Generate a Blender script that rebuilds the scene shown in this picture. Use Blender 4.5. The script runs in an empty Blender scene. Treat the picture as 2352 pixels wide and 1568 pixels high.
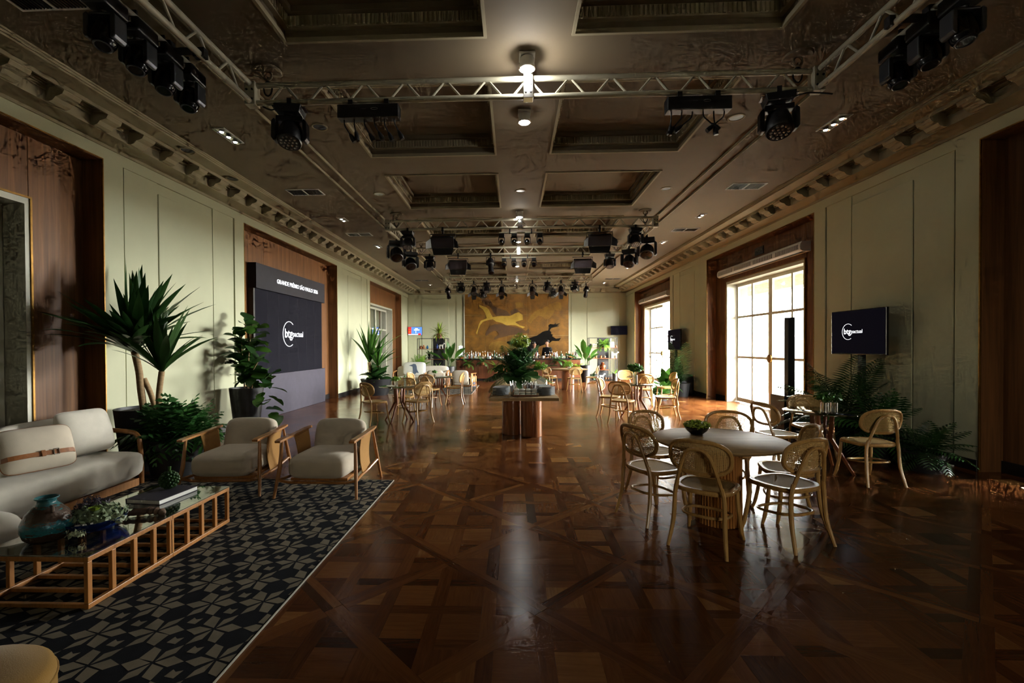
import bpy, bmesh, math, random
from math import sin, cos, pi, radians as rad, sqrt
from mathutils import Vector, Matrix
random.seed(7)
S = bpy.context.scene
COL = S.collection

# ------------------------------------------------------------------ camera
F_PX, CX, CY = 1045.0, 1140.82, 805.51
YAW, PITCH, ROLL = 0.0359, -0.0104, -0.0052
def camera():
    cd = bpy.data.cameras.new('camera'); o = bpy.data.objects.new('camera', cd); COL.objects.link(o)
    fwd = Vector((-sin(YAW)*cos(PITCH), cos(YAW)*cos(PITCH), sin(PITCH)))
    right = Vector((cos(YAW), sin(YAW), 0)); up = right.cross(fwd)
    r2 = cos(ROLL)*right + sin(ROLL)*up; u2 = -sin(ROLL)*right + cos(ROLL)*up
    m = Matrix.Identity(4)
    for i in range(3):
        m[i][0] = r2[i]; m[i][1] = u2[i]; m[i][2] = -fwd[i]
    m[2][3] = 1.55
    o.matrix_world = m
    cd.sensor_width = 36; cd.lens = 36*F_PX/2352
    cd.shift_x = (1176-CX)/2352; cd.shift_y = (CY-784)/2352
    cd.clip_start = 0.05; cd.clip_end = 400
    S.camera = o
camera()

# ------------------------------------------------------------------ world, exposure
w = bpy.data.worlds.new('sky'); S.world = w; w.use_nodes = True
nt = w.node_tree; nt.nodes.clear()
bg = nt.nodes.new('ShaderNodeBackground'); bo = nt.nodes.new('ShaderNodeOutputWorld')
bg.inputs[0].default_value = (1.0, 0.985, 0.94, 1); bg.inputs[1].default_value = 125.0
nt.links.new(bg.outputs[0], bo.inputs[0])
S.view_settings.view_transform = 'Standard'; S.view_settings.look = 'None'
S.view_settings.exposure = 0.65; S.view_settings.gamma = 1.0
S.view_settings.use_curve_mapping = False
c = S.cycles
c.use_denoising = True; c.use_adaptive_sampling = True; c.adaptive_threshold = .05; c.adaptive_min_samples = 12; c.max_bounces = 5; c.diffuse_bounces = 2; c.glossy_bounces = 3
c.transmission_bounces = 4; c.transparent_max_bounces = 10; c.caustics_reflective = False; c.caustics_refractive = False
c.sample_clamp_indirect = 4.0; c.sample_clamp_direct = 0.0

# ------------------------------------------------------------------ mesh builder
class MB:
    def __init__(s): s.v = []; s.f = []
    def add(s, vs, fs):
        n = len(s.v); s.v += [tuple(v) for v in vs]; s.f += [tuple(i+n for i in f) for f in fs]; return s
    def box(s, x0, x1, y0, y1, z0, z1):
        return s.add([(x0,y0,z0),(x1,y0,z0),(x1,y1,z0),(x0,y1,z0),(x0,y0,z1),(x1,y0,z1),(x1,y1,z1),(x0,y1,z1)],
            [(3,2,1,0),(4,5,6,7),(0,1,5,4),(1,2,6,5),(2,3,7,6),(3,0,4,7)])
    def cbox(s, c, d, M=None):
        n = len(s.v); s.box(-d[0]/2,d[0]/2,-d[1]/2,d[1]/2,-d[2]/2,d[2]/2)
        for i in range(n, len(s.v)):
            p = Vector(s.v[i]); p = (M @ p) if M else p
            s.v[i] = (p.x+c[0], p.y+c[1], p.z+c[2])
        return s
    def tube(s, pts, r, n=8, closed=False, cap=True, squash=1.0):
        P = [Vector(p) for p in pts]; k = len(P); R = r if isinstance(r, (list, tuple)) else [r]*k
        T = []
        for i in range(k):
            a = P[(i-1) % k] if (closed or i > 0) else P[i]; b = P[(i+1) % k] if (closed or i < k-1) else P[i]
            t = (b-a); T.append(t.normalized() if t.length > 1e-9 else Vector((0,0,1)))
        u = Vector((0,0,1)) if abs(T[0].z) < .9 else Vector((1,0,0))
        vs = []; fs = []
        for i in range(k):
            u = (u - T[i]*u.dot(T[i]))
            u = u.normalized() if u.length > 1e-6 else T[i].orthogonal().normalized()
            v = T[i].cross(u)
            for j in range(n):
                a = 2*pi*j/n; vs.append(P[i] + u*cos(a)*R[i]*squash + v*sin(a)*R[i])
        for i in range(k if closed else k-1):
            i2 = (i+1) % k
            for j in range(n):
                j2 = (j+1) % n; fs.append((i*n+j, i2*n+j, i2*n+j2, i*n+j2)[::-1])
        if cap and not closed:
            fs.append(tuple(range(n))); fs.append(tuple((k-1)*n+j for j in range(n))[::-1])
        return s.add(vs, fs)
    def cyl(s, p0, p1, r0, r1=None, n=14):
        return s.tube([p0, p1], [r0, r0 if r1 is None else r1], n)
    def lathe(s, prof, c=(0,0,0), n=24, axis='z'):
        vs = []; fs = []; k = len(prof)
        for (r, z) in prof:
            for j in range(n):
                a = 2*pi*j/n; x, y = r*cos(a), r*sin(a)
                p = (x, y, z) if axis == 'z' else ((x, -z, y) if axis == 'y' else (z, x, y))
                vs.append((p[0]+c[0], p[1]+c[1], p[2]+c[2]))
        for i in range(k-1):
            for j in range(n):
                j2 = (j+1) % n; fs.append((i*n+j, i*n+j2, (i+1)*n+j2, (i+1)*n+j))
        if prof[0][0] > 1e-6: fs.append(tuple(range(n))[::-1])
        if prof[-1][0] > 1e-6: fs.append(tuple((k-1)*n+j for j in range(n)))
        return s.add(vs, fs)
    def prism(s, poly, a0, a1, axis='z'):
        n = len(poly)
        def m(p, h): return (p[0], p[1], h) if axis == 'z' else ((p[0], h, p[1]) if axis == 'y' else (h, p[0], p[1]))
        ar = sum(poly[i][0]*poly[(i+1) % n][1]-poly[(i+1) % n][0]*poly[i][1] for i in range(n))
        q = list(poly) if ar > 0 else list(poly)[::-1]
        if axis == 'y': q = q[::-1]
        vs = [m(p, a0) for p in q]+[m(p, a1) for p in q]
        fs = [tuple(range(n))[::-1], tuple(range(n, 2*n))]+[(i, (i+1) % n, n+(i+1) % n, n+i) for i in range(n)]
        return s.add(vs, fs)
    def ball(s, c, r, n=12, m=8):
        r = (r,r,r) if not isinstance(r, (tuple, list)) else r
        vs = [(c[0],c[1],c[2]-r[2])]; fs = []
        for i in range(1, m):
            t = pi*i/m
            for j in range(n):
                a = 2*pi*j/n; vs.append((c[0]+r[0]*sin(t)*cos(a), c[1]+r[1]*sin(t)*sin(a), c[2]-r[2]*cos(t)))
        vs.append((c[0],c[1],c[2]+r[2])); L = len(vs)-1
        for j in range(n):
            j2 = (j+1) % n; fs.append((0, 1+j2, 1+j)); fs.append((L, L-n+j, L-n+j2))
            for i in range(m-2): fs.append((1+i*n+j, 1+i*n+j2, 1+(i+1)*n+j2, 1+(i+1)*n+j))
        return s.add(vs, fs)
    def cushion(s, c, d, p=4.0, nu=20, nv=12, pinch=0.0, M=None, pv=0):
        # superellipsoid pillow
        vs = []; fs = []
        def sg(x, e): return math.copysign(abs(x)**e, x)
        e = 2.0/p
        for i in range(nv+1):
            t = -pi/2+pi*i/nv
            for j in range(nu):
                a = 2*pi*j/nu
                ct = sg(cos(t), 2/pv if pv else .75); x = ct*sg(cos(a), e); y = ct*sg(sin(a), e); z = sg(sin(t), 2/pv if pv else .9)
                k = 1-pinch*(x*x*y*y)
                q = Vector((x*d[0]/2, y*d[1]/2, z*k*d[2]/2)); q = M @ q if M else q
                vs.append((q.x+c[0], q.y+c[1], q.z+c[2]))
        for i in range(nv):
            for j in range(nu):
                j2 = (j+1) % nu; fs.append((i*nu+j, i*nu+j2, (i+1)*nu+j2, (i+1)*nu+j))
        return s.add(vs, fs)
    def mesh(s, name='m', smooth=False, ang=38):
        me = bpy.data.meshes.new(name); me.from_pydata(s.v, [], s.f); me.validate(); me.update()
        if smooth:
            me.shade_smooth(); me.set_sharp_from_angle(angle=rad(ang))
        return me

CH = {}
def obj(name, mb, m=None, parent=None, smooth=False, bevel=0, loc=None, rz=None, rot=None, ang=38):
    me = mb.mesh(name, smooth, ang) if isinstance(mb, MB) else mb
    o = bpy.data.objects.new(name, me); COL.objects.link(o)
    if m is not None and not me.materials: me.materials.append(M[m] if isinstance(m, str) else m)
    if parent is not None: o.parent = parent; CH.setdefault(parent.name, []).append(o)
    if loc is not None: o.location = loc
    if rz is not None: o.rotation_euler = (0,0,rz)
    if rot is not None: o.rotation_euler = rot
    if bevel:
        b = o.modifiers.new('b', 'BEVEL'); b.width = bevel; b.segments = 2; b.limit_method = 'ANGLE'; b.angle_limit = rad(40)
    return o
def tag(o, label=None, cat=None, group=None, kind=None):
    if label: o['label'] = label
    if cat: o['category'] = cat
    if group: o['group'] = group
    if kind: o['kind'] = kind
    return o
def thing(name, label, cat, loc=(0,0,0), rz=0, group=None):
    o = bpy.data.objects.new(name, None); COL.objects.link(o); o.location = loc; o.rotation_euler = (0,0,rz); o.empty_display_size = .1
    return tag(o, label, cat, group)
def struct(name, mb, m, **k): return tag(obj(name, mb, m, **k), kind='structure')
def dup(root, loc=None, rz=None, label=None, group=None, rot=None, scale=None):
    def cp(o, par):
        n = o.copy(); COL.objects.link(n); n.parent = par
        if par is not None: CH.setdefault(par.name, []).append(n)
        for ch in CH.get(o.name, []): cp(ch, n)
        return n
    r = cp(root, None)
    if loc is not None: r.location = loc
    if rz is not None: r.rotation_euler = (0,0,rz)
    if rot is not None: r.rotation_euler = rot
    if scale is not None: r.scale = (scale,)*3
    if label: r['label'] = label
    if group: r['group'] = group
    return r

# ------------------------------------------------------------------ materials
M = {}
def nodes(name):
    m = bpy.data.materials.new(name); m.use_nodes = True; n = m.node_tree; b = n.nodes['Principled BSDF']; M[name] = m
    return m, n, b
def P(b, **k):
    for a, v in k.items():
        s = {'rough': 'Roughness', 'metal': 'Metallic', 'spec': 'Specular IOR Level', 'sheen': 'Sheen Weight', 'coat': 'Coat Weight', 'sss': 'Subsurface Weight'}[a]
        b.inputs[s].default_value = v
def ramp(n, fac, stops):
    r = n.nodes.new('ShaderNodeValToRGB'); e = r.color_ramp.elements
    while len(e) < len(stops): e.new(.5)
    for i, (p, col) in enumerate(stops): e[i].position = p; e[i].color = (*col, 1)
    n.links.new(fac, r.inputs[0]); return r.outputs[0]
def coords(n, kind='Object', scale=(1,1,1), rot=(0,0,0)):
    t = n.nodes.new('ShaderNodeTexCoord'); mp = n.nodes.new('ShaderNodeMapping')
    mp.inputs['Scale'].default_value = scale; mp.inputs['Rotation'].default_value = rot
    n.links.new(t.outputs[kind], mp.inputs[0]); return mp.outputs[0]
def noise(n, vec, scale=5, detail=3, rough=.5, dist=0):
    t = n.nodes.new('ShaderNodeTexNoise'); t.inputs['Scale'].default_value = scale; t.inputs['Detail'].default_value = detail
    t.inputs['Roughness'].default_value = rough; t.inputs['Distortion'].default_value = dist
    if vec is not None: n.links.new(vec, t.inputs['Vector'])
    return t.outputs['Fac']
def bump(n, b, h, strength=.2, dist=.01):
    t = n.nodes.new('ShaderNodeBump'); t.inputs['Strength'].default_value = strength; t.inputs['Distance'].default_value = dist
    n.links.new(h, t.inputs['Height']); n.links.new(t.outputs[0], b.inputs['Normal'])
def plain(name, col, rough=.5, metal=0, var=.12, scale=6, bmp=0, **k):
    m, n, b = nodes(name); P(b, rough=rough, metal=metal, **k)
    v = noise(n, coords(n), scale, 4)
    lo = tuple(max(0, x*(1-var)) for x in col); hi = tuple(min(1, x*(1+var)) for x in col)
    n.links.new(ramp(n, v, [(.3, lo), (.7, hi)]), b.inputs['Base Color'])
    if bmp: bump(n, b, noise(n, coords(n), 160, 2), bmp, .004)
    return m
def wood(name, dark, light, rough=.4, scale=(14,14,.9), coat=0, bmp=.08, kind='Object'):
    m, n, b = nodes(name); P(b, rough=rough, coat=coat)
    v = coords(n, kind, scale)
    f = noise(n, v, 2.2, 6, .6, .6)
    n.links.new(ramp(n, f, [(.28, dark), (.5, tuple((a+c_)/2 for a, c_ in zip(dark, light))), (.72, light)]), b.inputs['Base Color'])
    if bmp: bump(n, b, f, bmp, .004)
    return m
def emit(name, col, strength):
    m, n, b = nodes(name); b.inputs['Base Color'].default_value = (*[min(1, x*.8) for x in col], 1)
    b.inputs['Emission Color'].default_value = (*col, 1); b.inputs['Emission Strength'].default_value = strength; P(b, rough=.8, spec=.06)
    return m
def fabric(name, col, rough=.95, scale=420, bmp=.35, var=.1, sheen=.2):
    m, n, b = nodes(name); P(b, rough=rough, sheen=sheen, spec=.2)
    f = noise(n, coords(n), 9, 3)
    lo = tuple(x*(1-var) for x in col); n.links.new(ramp(n, f, [(.3, lo), (.7, col)]), b.inputs['Base Color'])
    bump(n, b, noise(n, coords(n), scale, 2), bmp, .003)
    return m
def glass(name, tint=(1,1,1), rough=.02, refl=.12):
    m = bpy.data.materials.new(name); m.use_nodes = True; n = m.node_tree; n.nodes.clear(); M[name] = m
    o = n.nodes.new('ShaderNodeOutputMaterial'); t = n.nodes.new('ShaderNodeBsdfTransparent'); g = n.nodes.new('ShaderNodeBsdfGlossy')
    t.inputs[0].default_value = (*tint, 1); g.inputs['Roughness'].default_value = rough; g.inputs[0].default_value = (1,1,1,1)
    f = n.nodes.new('ShaderNodeLayerWeight'); f.inputs['Blend'].default_value = .22
    mul = n.nodes.new('ShaderNodeMath'); mul.operation = 'MULTIPLY_ADD'; mul.inputs[1].default_value = .75; mul.inputs[2].default_value = refl*.4
    n.links.new(f.outputs['Facing'], mul.inputs[0])
    mx = n.nodes.new('ShaderNodeMixShader'); n.links.new(mul.outputs[0], mx.inputs[0]); n.links.new(t.outputs[0], mx.inputs[1]); n.links.new(g.outputs[0], mx.inputs[2])
    n.links.new(mx.outputs[0], o.inputs[0]); return m
def leafmat(name, col, col2, rough=.38):
    m, n, b = nodes(name); P(b, rough=rough, spec=.4)
    f = noise(n, coords(n, 'Object', (3,3,3)), 3, 3)
    oi = n.nodes.new('ShaderNodeObjectInfo')
    mx = n.nodes.new('ShaderNodeMix'); mx.data_type = 'RGBA'
    n.links.new(oi.outputs['Random'], mx.inputs['Factor'])
    mx.inputs['A'].default_value = (*col, 1); mx.inputs['B'].default_value = (*col2, 1)
    hs = n.nodes.new('ShaderNodeMix'); hs.data_type = 'RGBA'; hs.blend_type = 'MULTIPLY'; hs.inputs['Factor'].default_value = .6
    n.links.new(mx.outputs['Result'], hs.inputs['A']); n.links.new(ramp(n, f, [(.3, (.6,.6,.6)), (.7, (1,1,1))]), hs.inputs['B'])
    n.links.new(hs.outputs['Result'], b.inputs['Base Color'])
    tr = n.nodes.new('ShaderNodeBsdfTranslucent'); n.links.new(hs.outputs['Result'], tr.inputs[0])
    ms = n.nodes.new('ShaderNodeMixShader'); ms.inputs[0].default_value = .18
    o = [x for x in n.nodes if x.type == 'OUTPUT_MATERIAL'][0]
    n.links.new(b.outputs[0], ms.inputs[1]); n.links.new(tr.outputs[0], ms.inputs[2]); n.links.new(ms.outputs[0], o.inputs[0])
    return m

plain('wall', (.545,.55,.37), .75, var=.04, scale=2, bmp=.05)
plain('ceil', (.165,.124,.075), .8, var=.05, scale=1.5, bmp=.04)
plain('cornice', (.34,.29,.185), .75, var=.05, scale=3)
plain('truss', (.50,.47,.36), .45, var=.06)
wood('panelwood', (.080,.031,.010), (.225,.096,.032), .5, (9,9,.35), coat=0, bmp=.04); M['panelwood'].node_tree.nodes['Principled BSDF'].inputs['Specular IOR Level'].default_value = .3
plain('gold', (.26,.13,.022), .35, .7, var=.2, scale=20)
plain('baseboard', (.012,.011,.012), .35)
plain('doorwhite', (.62,.60,.48), .5, var=.05)
plain('black', (.010,.010,.012), .45, var=.3, scale=20)
plain('blackgloss', (.006,.006,.008), .18, var=.2)
plain('blackmetal', (.018,.018,.02), .4, .3)
plain('greymetal', (.10,.11,.13), .35, .7)
plain('chrome', (.75,.75,.74), .18, 1.0, var=.03)
plain('steel', (.45,.45,.44), .3, .9, var=.06)
plain('white', (.78,.78,.76), .5, var=.03)
plain('paper', (.80,.79,.74), .8, var=.04)
plain('plate', (.62,.64,.66), .22, var=.04)
fabric('cream', (.58,.50,.39))
fabric('sofacream', (.70,.645,.545))
fabric('mustard', (.30,.155,.018), rough=.7, scale=250)
wood('chairwood', (.33,.175,.05), (.53,.31,.10), .38, (20,20,2.2), coat=.2)
wood('honey', (.30,.115,.024), (.47,.20,.05), .38, (22,22,2))
wood('armwood', (.27,.105,.024), (.44,.19,.05), .36, (20,20,2), coat=.2)
wood('tablewood', (.30,.19,.085), (.48,.335,.17), .65, (1.2,16,16), coat=0); M['tablewood'].node_tree.nodes['Principled BSDF'].inputs['Specular IOR Level'].default_value = .2
wood('redwood', (.14,.042,.014), (.26,.085,.028), .35, (16,16,1.4), coat=.2)
wood('barwood', (.085,.024,.010), (.20,.066,.022), .4, (10,10,.6), coat=.1)
wood('trunk', (.22,.13,.055), (.42,.28,.14), .8, (6,6,38), bmp=.4)
plain('leather', (.24,.085,.022), .42, var=.2, scale=30)
plain('pot', (.012,.012,.014), .5, var=.3)
plain('soil', (.03,.018,.01), 1, var=.5, scale=40)
plain('skin', (.36,.18,.115), .5, var=.08)
plain('hair', (.012,.009,.008), .6)
fabric('shirt', (.010,.010,.012))
plain('teal', (.02,.16,.19), .15, var=.5, scale=14)
plain('clay', (.10,.055,.032), .6, var=.4, scale=18)
plain('blueglaze', (.008,.022,.12), .12, var=.2)
plain('copper', (.45,.16,.07), .25, .9)
plain('terracotta', (.42,.16,.06), .7)
plain('bluebook', (.02,.16,.40), .5)
plain('amber', (.35,.12,.015), .15)
plain('redbottle', (.25,.03,.015), .15)
plain('greenbottle', (.03,.10,.04), .12)
plain('fruit', (.45,.20,.02), .5, var=.5, scale=30)
plain('fieldstone', (.32,.27,.19), .8)
plain('terrace', (.62,.58,.50), .8, var=.06)
plain('outwall', (.72,.64,.50), .8, var=.06)
plain('orangewall', (.62,.30,.12), .8)
glass('glass'); glass('darkglass', (.55,.58,.55), .02, .3); glass('clearglass', (.93,.95,.96), .03, .6)
glass('dooglass', (.95,.97,.97), .02, .1); glass('added_window_glass', (.26,.25,.23), .05, .2)
leafmat('leaf_dark', (.012,.045,.010), (.035,.095,.018))
leafmat('leaf_mid', (.03,.105,.014), (.07,.18,.022))
leafmat('leaf_fern', (.018,.075,.016), (.05,.15,.03))
leafmat('leaf_bright', (.10,.25,.018), (.20,.38,.04))
leafmat('leaf_lime', (.22,.33,.03), (.34,.42,.06))
leafmat('leaf_silver', (.22,.30,.16), (.42,.46,.30), .5)
leafmat('leaf_purple', (.07,.055,.075), (.13,.10,.12), .5)
emit('bulb', (1.0,.97,.90), 45.0)
emit('bulbdim', (1.0,.95,.85), 12.0)
emit('ledscreen', (.009,.0085,.013), .3)
emit('lettering', (.95,.96,1.0), 1.1)
emit('scr_blue', (.09,.22,.75), .8); emit('scr_red', (.75,.03,.03), .8); emit('scr_white', (.9,.92,.95), .8); emit('scr_orange', (.8,.22,.02), .8)
emit('scr_dark', (.004,.0037,.007), .4)
plain('plinthgrey', (.062,.056,.076), .6, var=.08, spec=.2)
plain('headergrey', (.020,.019,.025), .6, spec=.15)
# ------------------------------------------------------------------ special materials
def floor_mat():
    m, n, b = nodes('parquet'); P(b, rough=.23, coat=.0, spec=.3)
    a = n.nodes.new('ShaderNodeAttribute'); a.attribute_name = 'tone'; a.attribute_type = 'GEOMETRY'
    uv = coords(n, 'UV', (2.2, 26, 1))
    g = noise(n, uv, 2.0, 6, .62, .8)
    mm = n.nodes.new('ShaderNodeMath'); mm.operation = 'MULTIPLY_ADD'; mm.inputs[1].default_value = .45
    n.links.new(g, mm.inputs[0]); n.links.new(a.outputs['Fac'], mm.inputs[2])
    col = ramp(n, mm.outputs[0], [(.18, (.034,.009,.0025)), (.45, (.098,.029,.008)), (.72, (.175,.063,.017)), (1.0, (.30,.14,.042))])
    n.links.new(col, b.inputs['Base Color'])
    big = noise(n, coords(n, 'Object'), 1.1, 4)
    mr = n.nodes.new('ShaderNodeMapRange'); mr.inputs[1].default_value = .3; mr.inputs[2].default_value = .7; mr.inputs[3].default_value = .15; mr.inputs[4].default_value = .24
    n.links.new(big, mr.inputs[0]); n.links.new(mr.outputs[0], b.inputs['Roughness'])
    bump(n, b, g, .05, .002)
floor_mat()
def cane_mat(name, col, N, holes=True):
    m, n, b = nodes(name); P(b, rough=.75, spec=.12); b.inputs['Base Color'].default_value = (*col, 1)
    uv = n.nodes.new('ShaderNodeTexCoord'); sp = n.nodes.new('ShaderNodeSeparateXYZ'); n.links.new(uv.outputs['UV'], sp.inputs[0])
    def tri(sock):
        a = n.nodes.new('ShaderNodeMath'); a.operation = 'MULTIPLY'; a.inputs[1].default_value = N; n.links.new(sock, a.inputs[0])
        f = n.nodes.new('ShaderNodeMath'); f.operation = 'PINGPONG'; f.inputs[1].default_value = .5; n.links.new(a.outputs[0], f.inputs[0]); return f.outputs[0]
    mn = n.nodes.new('ShaderNodeMath'); mn.operation = 'MINIMUM'; n.links.new(tri(sp.outputs[0]), mn.inputs[0]); n.links.new(tri(sp.outputs[1]), mn.inputs[1])
    gt = n.nodes.new('ShaderNodeMath'); gt.operation = 'GREATER_THAN'; gt.inputs[1].default_value = .24; n.links.new(mn.outputs[0], gt.inputs[0])
    if holes:
        inv = n.nodes.new('ShaderNodeMath'); inv.operation = 'SUBTRACT'; inv.inputs[0].default_value = 1; n.links.new(gt.outputs[0], inv.inputs[1])
        n.links.new(inv.outputs[0], b.inputs['Alpha'])
    else:
        c_ = ramp(n, gt.outputs[0], [(.4, col), (.6, tuple(x*.45 for x in col))]); n.links.new(c_, b.inputs['Base Color'])
    return m
cane_mat('cane', (.52,.34,.13), 1.0)
cane_mat('caneseat', (.45,.30,.12), 1.0, False)
def mural_mat(name, lo, hi, metal, rough):
    m, n, b = nodes(name); P(b, metal=metal, rough=rough)
    f = noise(n, coords(n), 2.2, 8, .68, .4)
    n.links.new(ramp(n, f, [(.3, lo), (.68, hi)]), b.inputs['Base Color'])
    bump(n, b, noise(n, coords(n), 26, 4), .35, .01)
mural_mat('mural', (.075,.030,.004), (.27,.125,.016), .3, .45)
mural_mat('mural_brown', (.035,.014,.004), (.10,.044,.010), .2, .55)
mural_mat('mural_gold', (.42,.26,.035), (.72,.48,.09), .35, .36)
mural_mat('mural_pale', (.15,.075,.014), (.40,.22,.045), .6, .4)
plain('mural_black', (.006,.005,.004), .85, spec=.08)
fabric('rugdark', (.008,.009,.014), scale=300, var=.35, sheen=0)
fabric('ruglight', (.25,.215,.155), scale=300, var=.25, sheen=0)
fabric('rugtrim', (.36,.33,.27), scale=300)

# ------------------------------------------------------------------ room numbers
XL, XR, YF, YB, ZC = -5.30, 5.62, 22.9, -3.2, 4.43
ZB = 4.01                       # top of the door bays
BAYL = [(0.98, 5.74), (8.82, 13.58), (16.74, 21.46)]
BAYR = [(0.95, 5.70), (8.71, 13.42), (16.51, 21.23)]
DEP = .27

# ------------------------------------------------------------------ parquet floor
def clip(poly, a, b, c_):       # keep a*x+b*y <= c
    out = []
    for i in range(len(poly)):
        p, q = poly[i], poly[(i+1) % len(poly)]
        dp, dq = a*p[0]+b*p[1]-c_, a*q[0]+b*q[1]-c_
        if dp <= 0: out.append(p)
        if dp*dq < 0:
            t = dp/(dp-dq); out.append((p[0]+t*(q[0]-p[0]), p[1]+t*(q[1]-p[1])))
    return out
def area(p): return abs(sum(p[i][0]*p[(i+1) % len(p)][1]-p[(i+1) % len(p)][0]*p[i][1] for i in range(len(p))))/2
def build_floor():
    rng = random.Random(3)
    A = .6165; x0c, y0c = .16, 3.265; W = .056; pit = A/2; bw = .082
    X0, X1, Y0, Y1 = -5.95, 6.26, -3.2, 22.95
    pieces = []                 # (poly, direction, tone)
    def keep(poly, d, tone):
        for a, b, c_ in ((1,0,X1), (-1,0,-X0), (0,1,Y1), (0,-1,-Y0)):
            poly = clip(poly, a, b, c_)
            if len(poly) < 3: return
        if area(poly) > 1.5e-4: pieces.append((poly, d, tone))
    r2 = sqrt(2)
    for i in range(int((X0-x0c)/A)-2, int((X1-x0c)/A)+3):
        for j in range(int((Y0-y0c)/A)-2, int((Y1-y0c)/A)+3):
            if (i+j) % 2: continue
            cx, cy = x0c+i*A, y0c+j*A
            # frame of the panel: four planks, butt-jointed
            for k in range(4):
                a = pi/4+k*pi/2; ux, uy = cos(a), sin(a); tx, ty = -uy, ux
                h = A/r2; L0, L1 = (-h, h) if k % 2 == 0 else (-h+W, h-W)
                q = [(cx+ux*(h-W)+tx*L0, cy+uy*(h-W)+ty*L0), (cx+ux*h+tx*L0, cy+uy*h+ty*L0),
                     (cx+ux*h+tx*L1, cy+uy*h+ty*L1), (cx+ux*(h-W)+tx*L1, cy+uy*(h-W)+ty*L1)]
                keep(q, (tx, ty), rng.gauss(.30, .11))
            lim = A-W*r2
            def inner(poly, d, tone):
                for sx in (1,-1):
                    for sy in (1,-1):
                        poly = clip(poly, sx, sy, sx*cx+sy*cy+lim)
                        if len(poly) < 3: return
                keep(poly, d, tone)
            for a in range(-2, 3):
                for b in range(-2, 3):
                    px, py = cx+a*pit, cy+b*pit
                    s_ = bw/2
                    inner([(px+s_, py+s_), (px+pit-s_, py+s_), (px+pit-s_, py+pit-s_), (px+s_, py+pit-s_)],
                          (1,0) if rng.random() < .5 else (0,1), rng.gauss(.36, .17))
                    if (a+b) % 2 == 0:
                        inner([(px-pit+s_, py-s_), (px+pit-s_, py-s_), (px+pit-s_, py+s_), (px-pit+s_, py+s_)], (1,0), rng.gauss(.25, .12))
                    else:
                        inner([(px-s_, py-pit+s_), (px+s_, py-pit+s_), (px+s_, py+pit-s_), (px-s_, py+pit-s_)], (0,1), rng.gauss(.25, .12))
    root = struct('floor', MB().box(X0, X1, Y0, Y1, -.12, -.004), 'baseboard')
    def score(p):
        cx = sum(v[0] for v in p[0])/len(p[0]); cy = sum(v[1] for v in p[0])/len(p[0])
        if cy < 1.9 or abs(cx) > cy*1.08 or (cx < -1.45 and cy < 5.2): return -1
        return area(p[0])/(cy**3)
    pieces.sort(key=score, reverse=True)
    def mk(lst, name):
        vs = []; fs = []; uvs = []; tones = []
        for poly, d, tone in lst:
            n = len(poly); cx = sum(p[0] for p in poly)/n; cy = sum(p[1] for p in poly)/n
            ar = sum(poly[i][0]*poly[(i+1) % n][1]-poly[(i+1) % n][0]*poly[i][1] for i in range(n))
            q = poly if ar > 0 else poly[::-1]
            q = [(p[0]+(cx-p[0])*.004, p[1]+(cy-p[1])*.004) for p in q]
            o = len(vs); vs += [(p[0], p[1], 0) for p in q]+[(p[0], p[1], -.006) for p in q]
            ou, ov = rng.random()*9, rng.random()*9
            def U(p): dx, dy = p[0]-cx, p[1]-cy; return (dx*d[0]+dy*d[1]+ou, -dx*d[1]+dy*d[0]+ov)
            fs.append(tuple(range(o, o+n))); uvs += [U(p) for p in q]; tones.append(tone)
            for i in range(n):
                k = (i+1) % n; fs.append((o+i, o+n+i, o+n+k, o+k)); uvs += [U(q[i]), U(q[i]), U(q[k]), U(q[k])]; tones.append(tone)
        me = bpy.data.meshes.new(name); me.from_pydata(vs, [], fs)
        ul = me.uv_layers.new(name='UVMap'); ul.data.foreach_set('uv', [c_ for uv in uvs for c_ in uv])
        at = me.attributes.new('tone', 'FLOAT', 'FACE'); at.data.foreach_set('value', tones)
        me.materials.append(M['parquet']); me.update(); return me
    for p in pieces[:300]:
        obj('plank', mk([p], 'plank'), None, root)
    o = obj('parquet_planks', mk(pieces[300:], 'planks'), None, root); o['kind'] = 'stuff'
build_floor()

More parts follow.
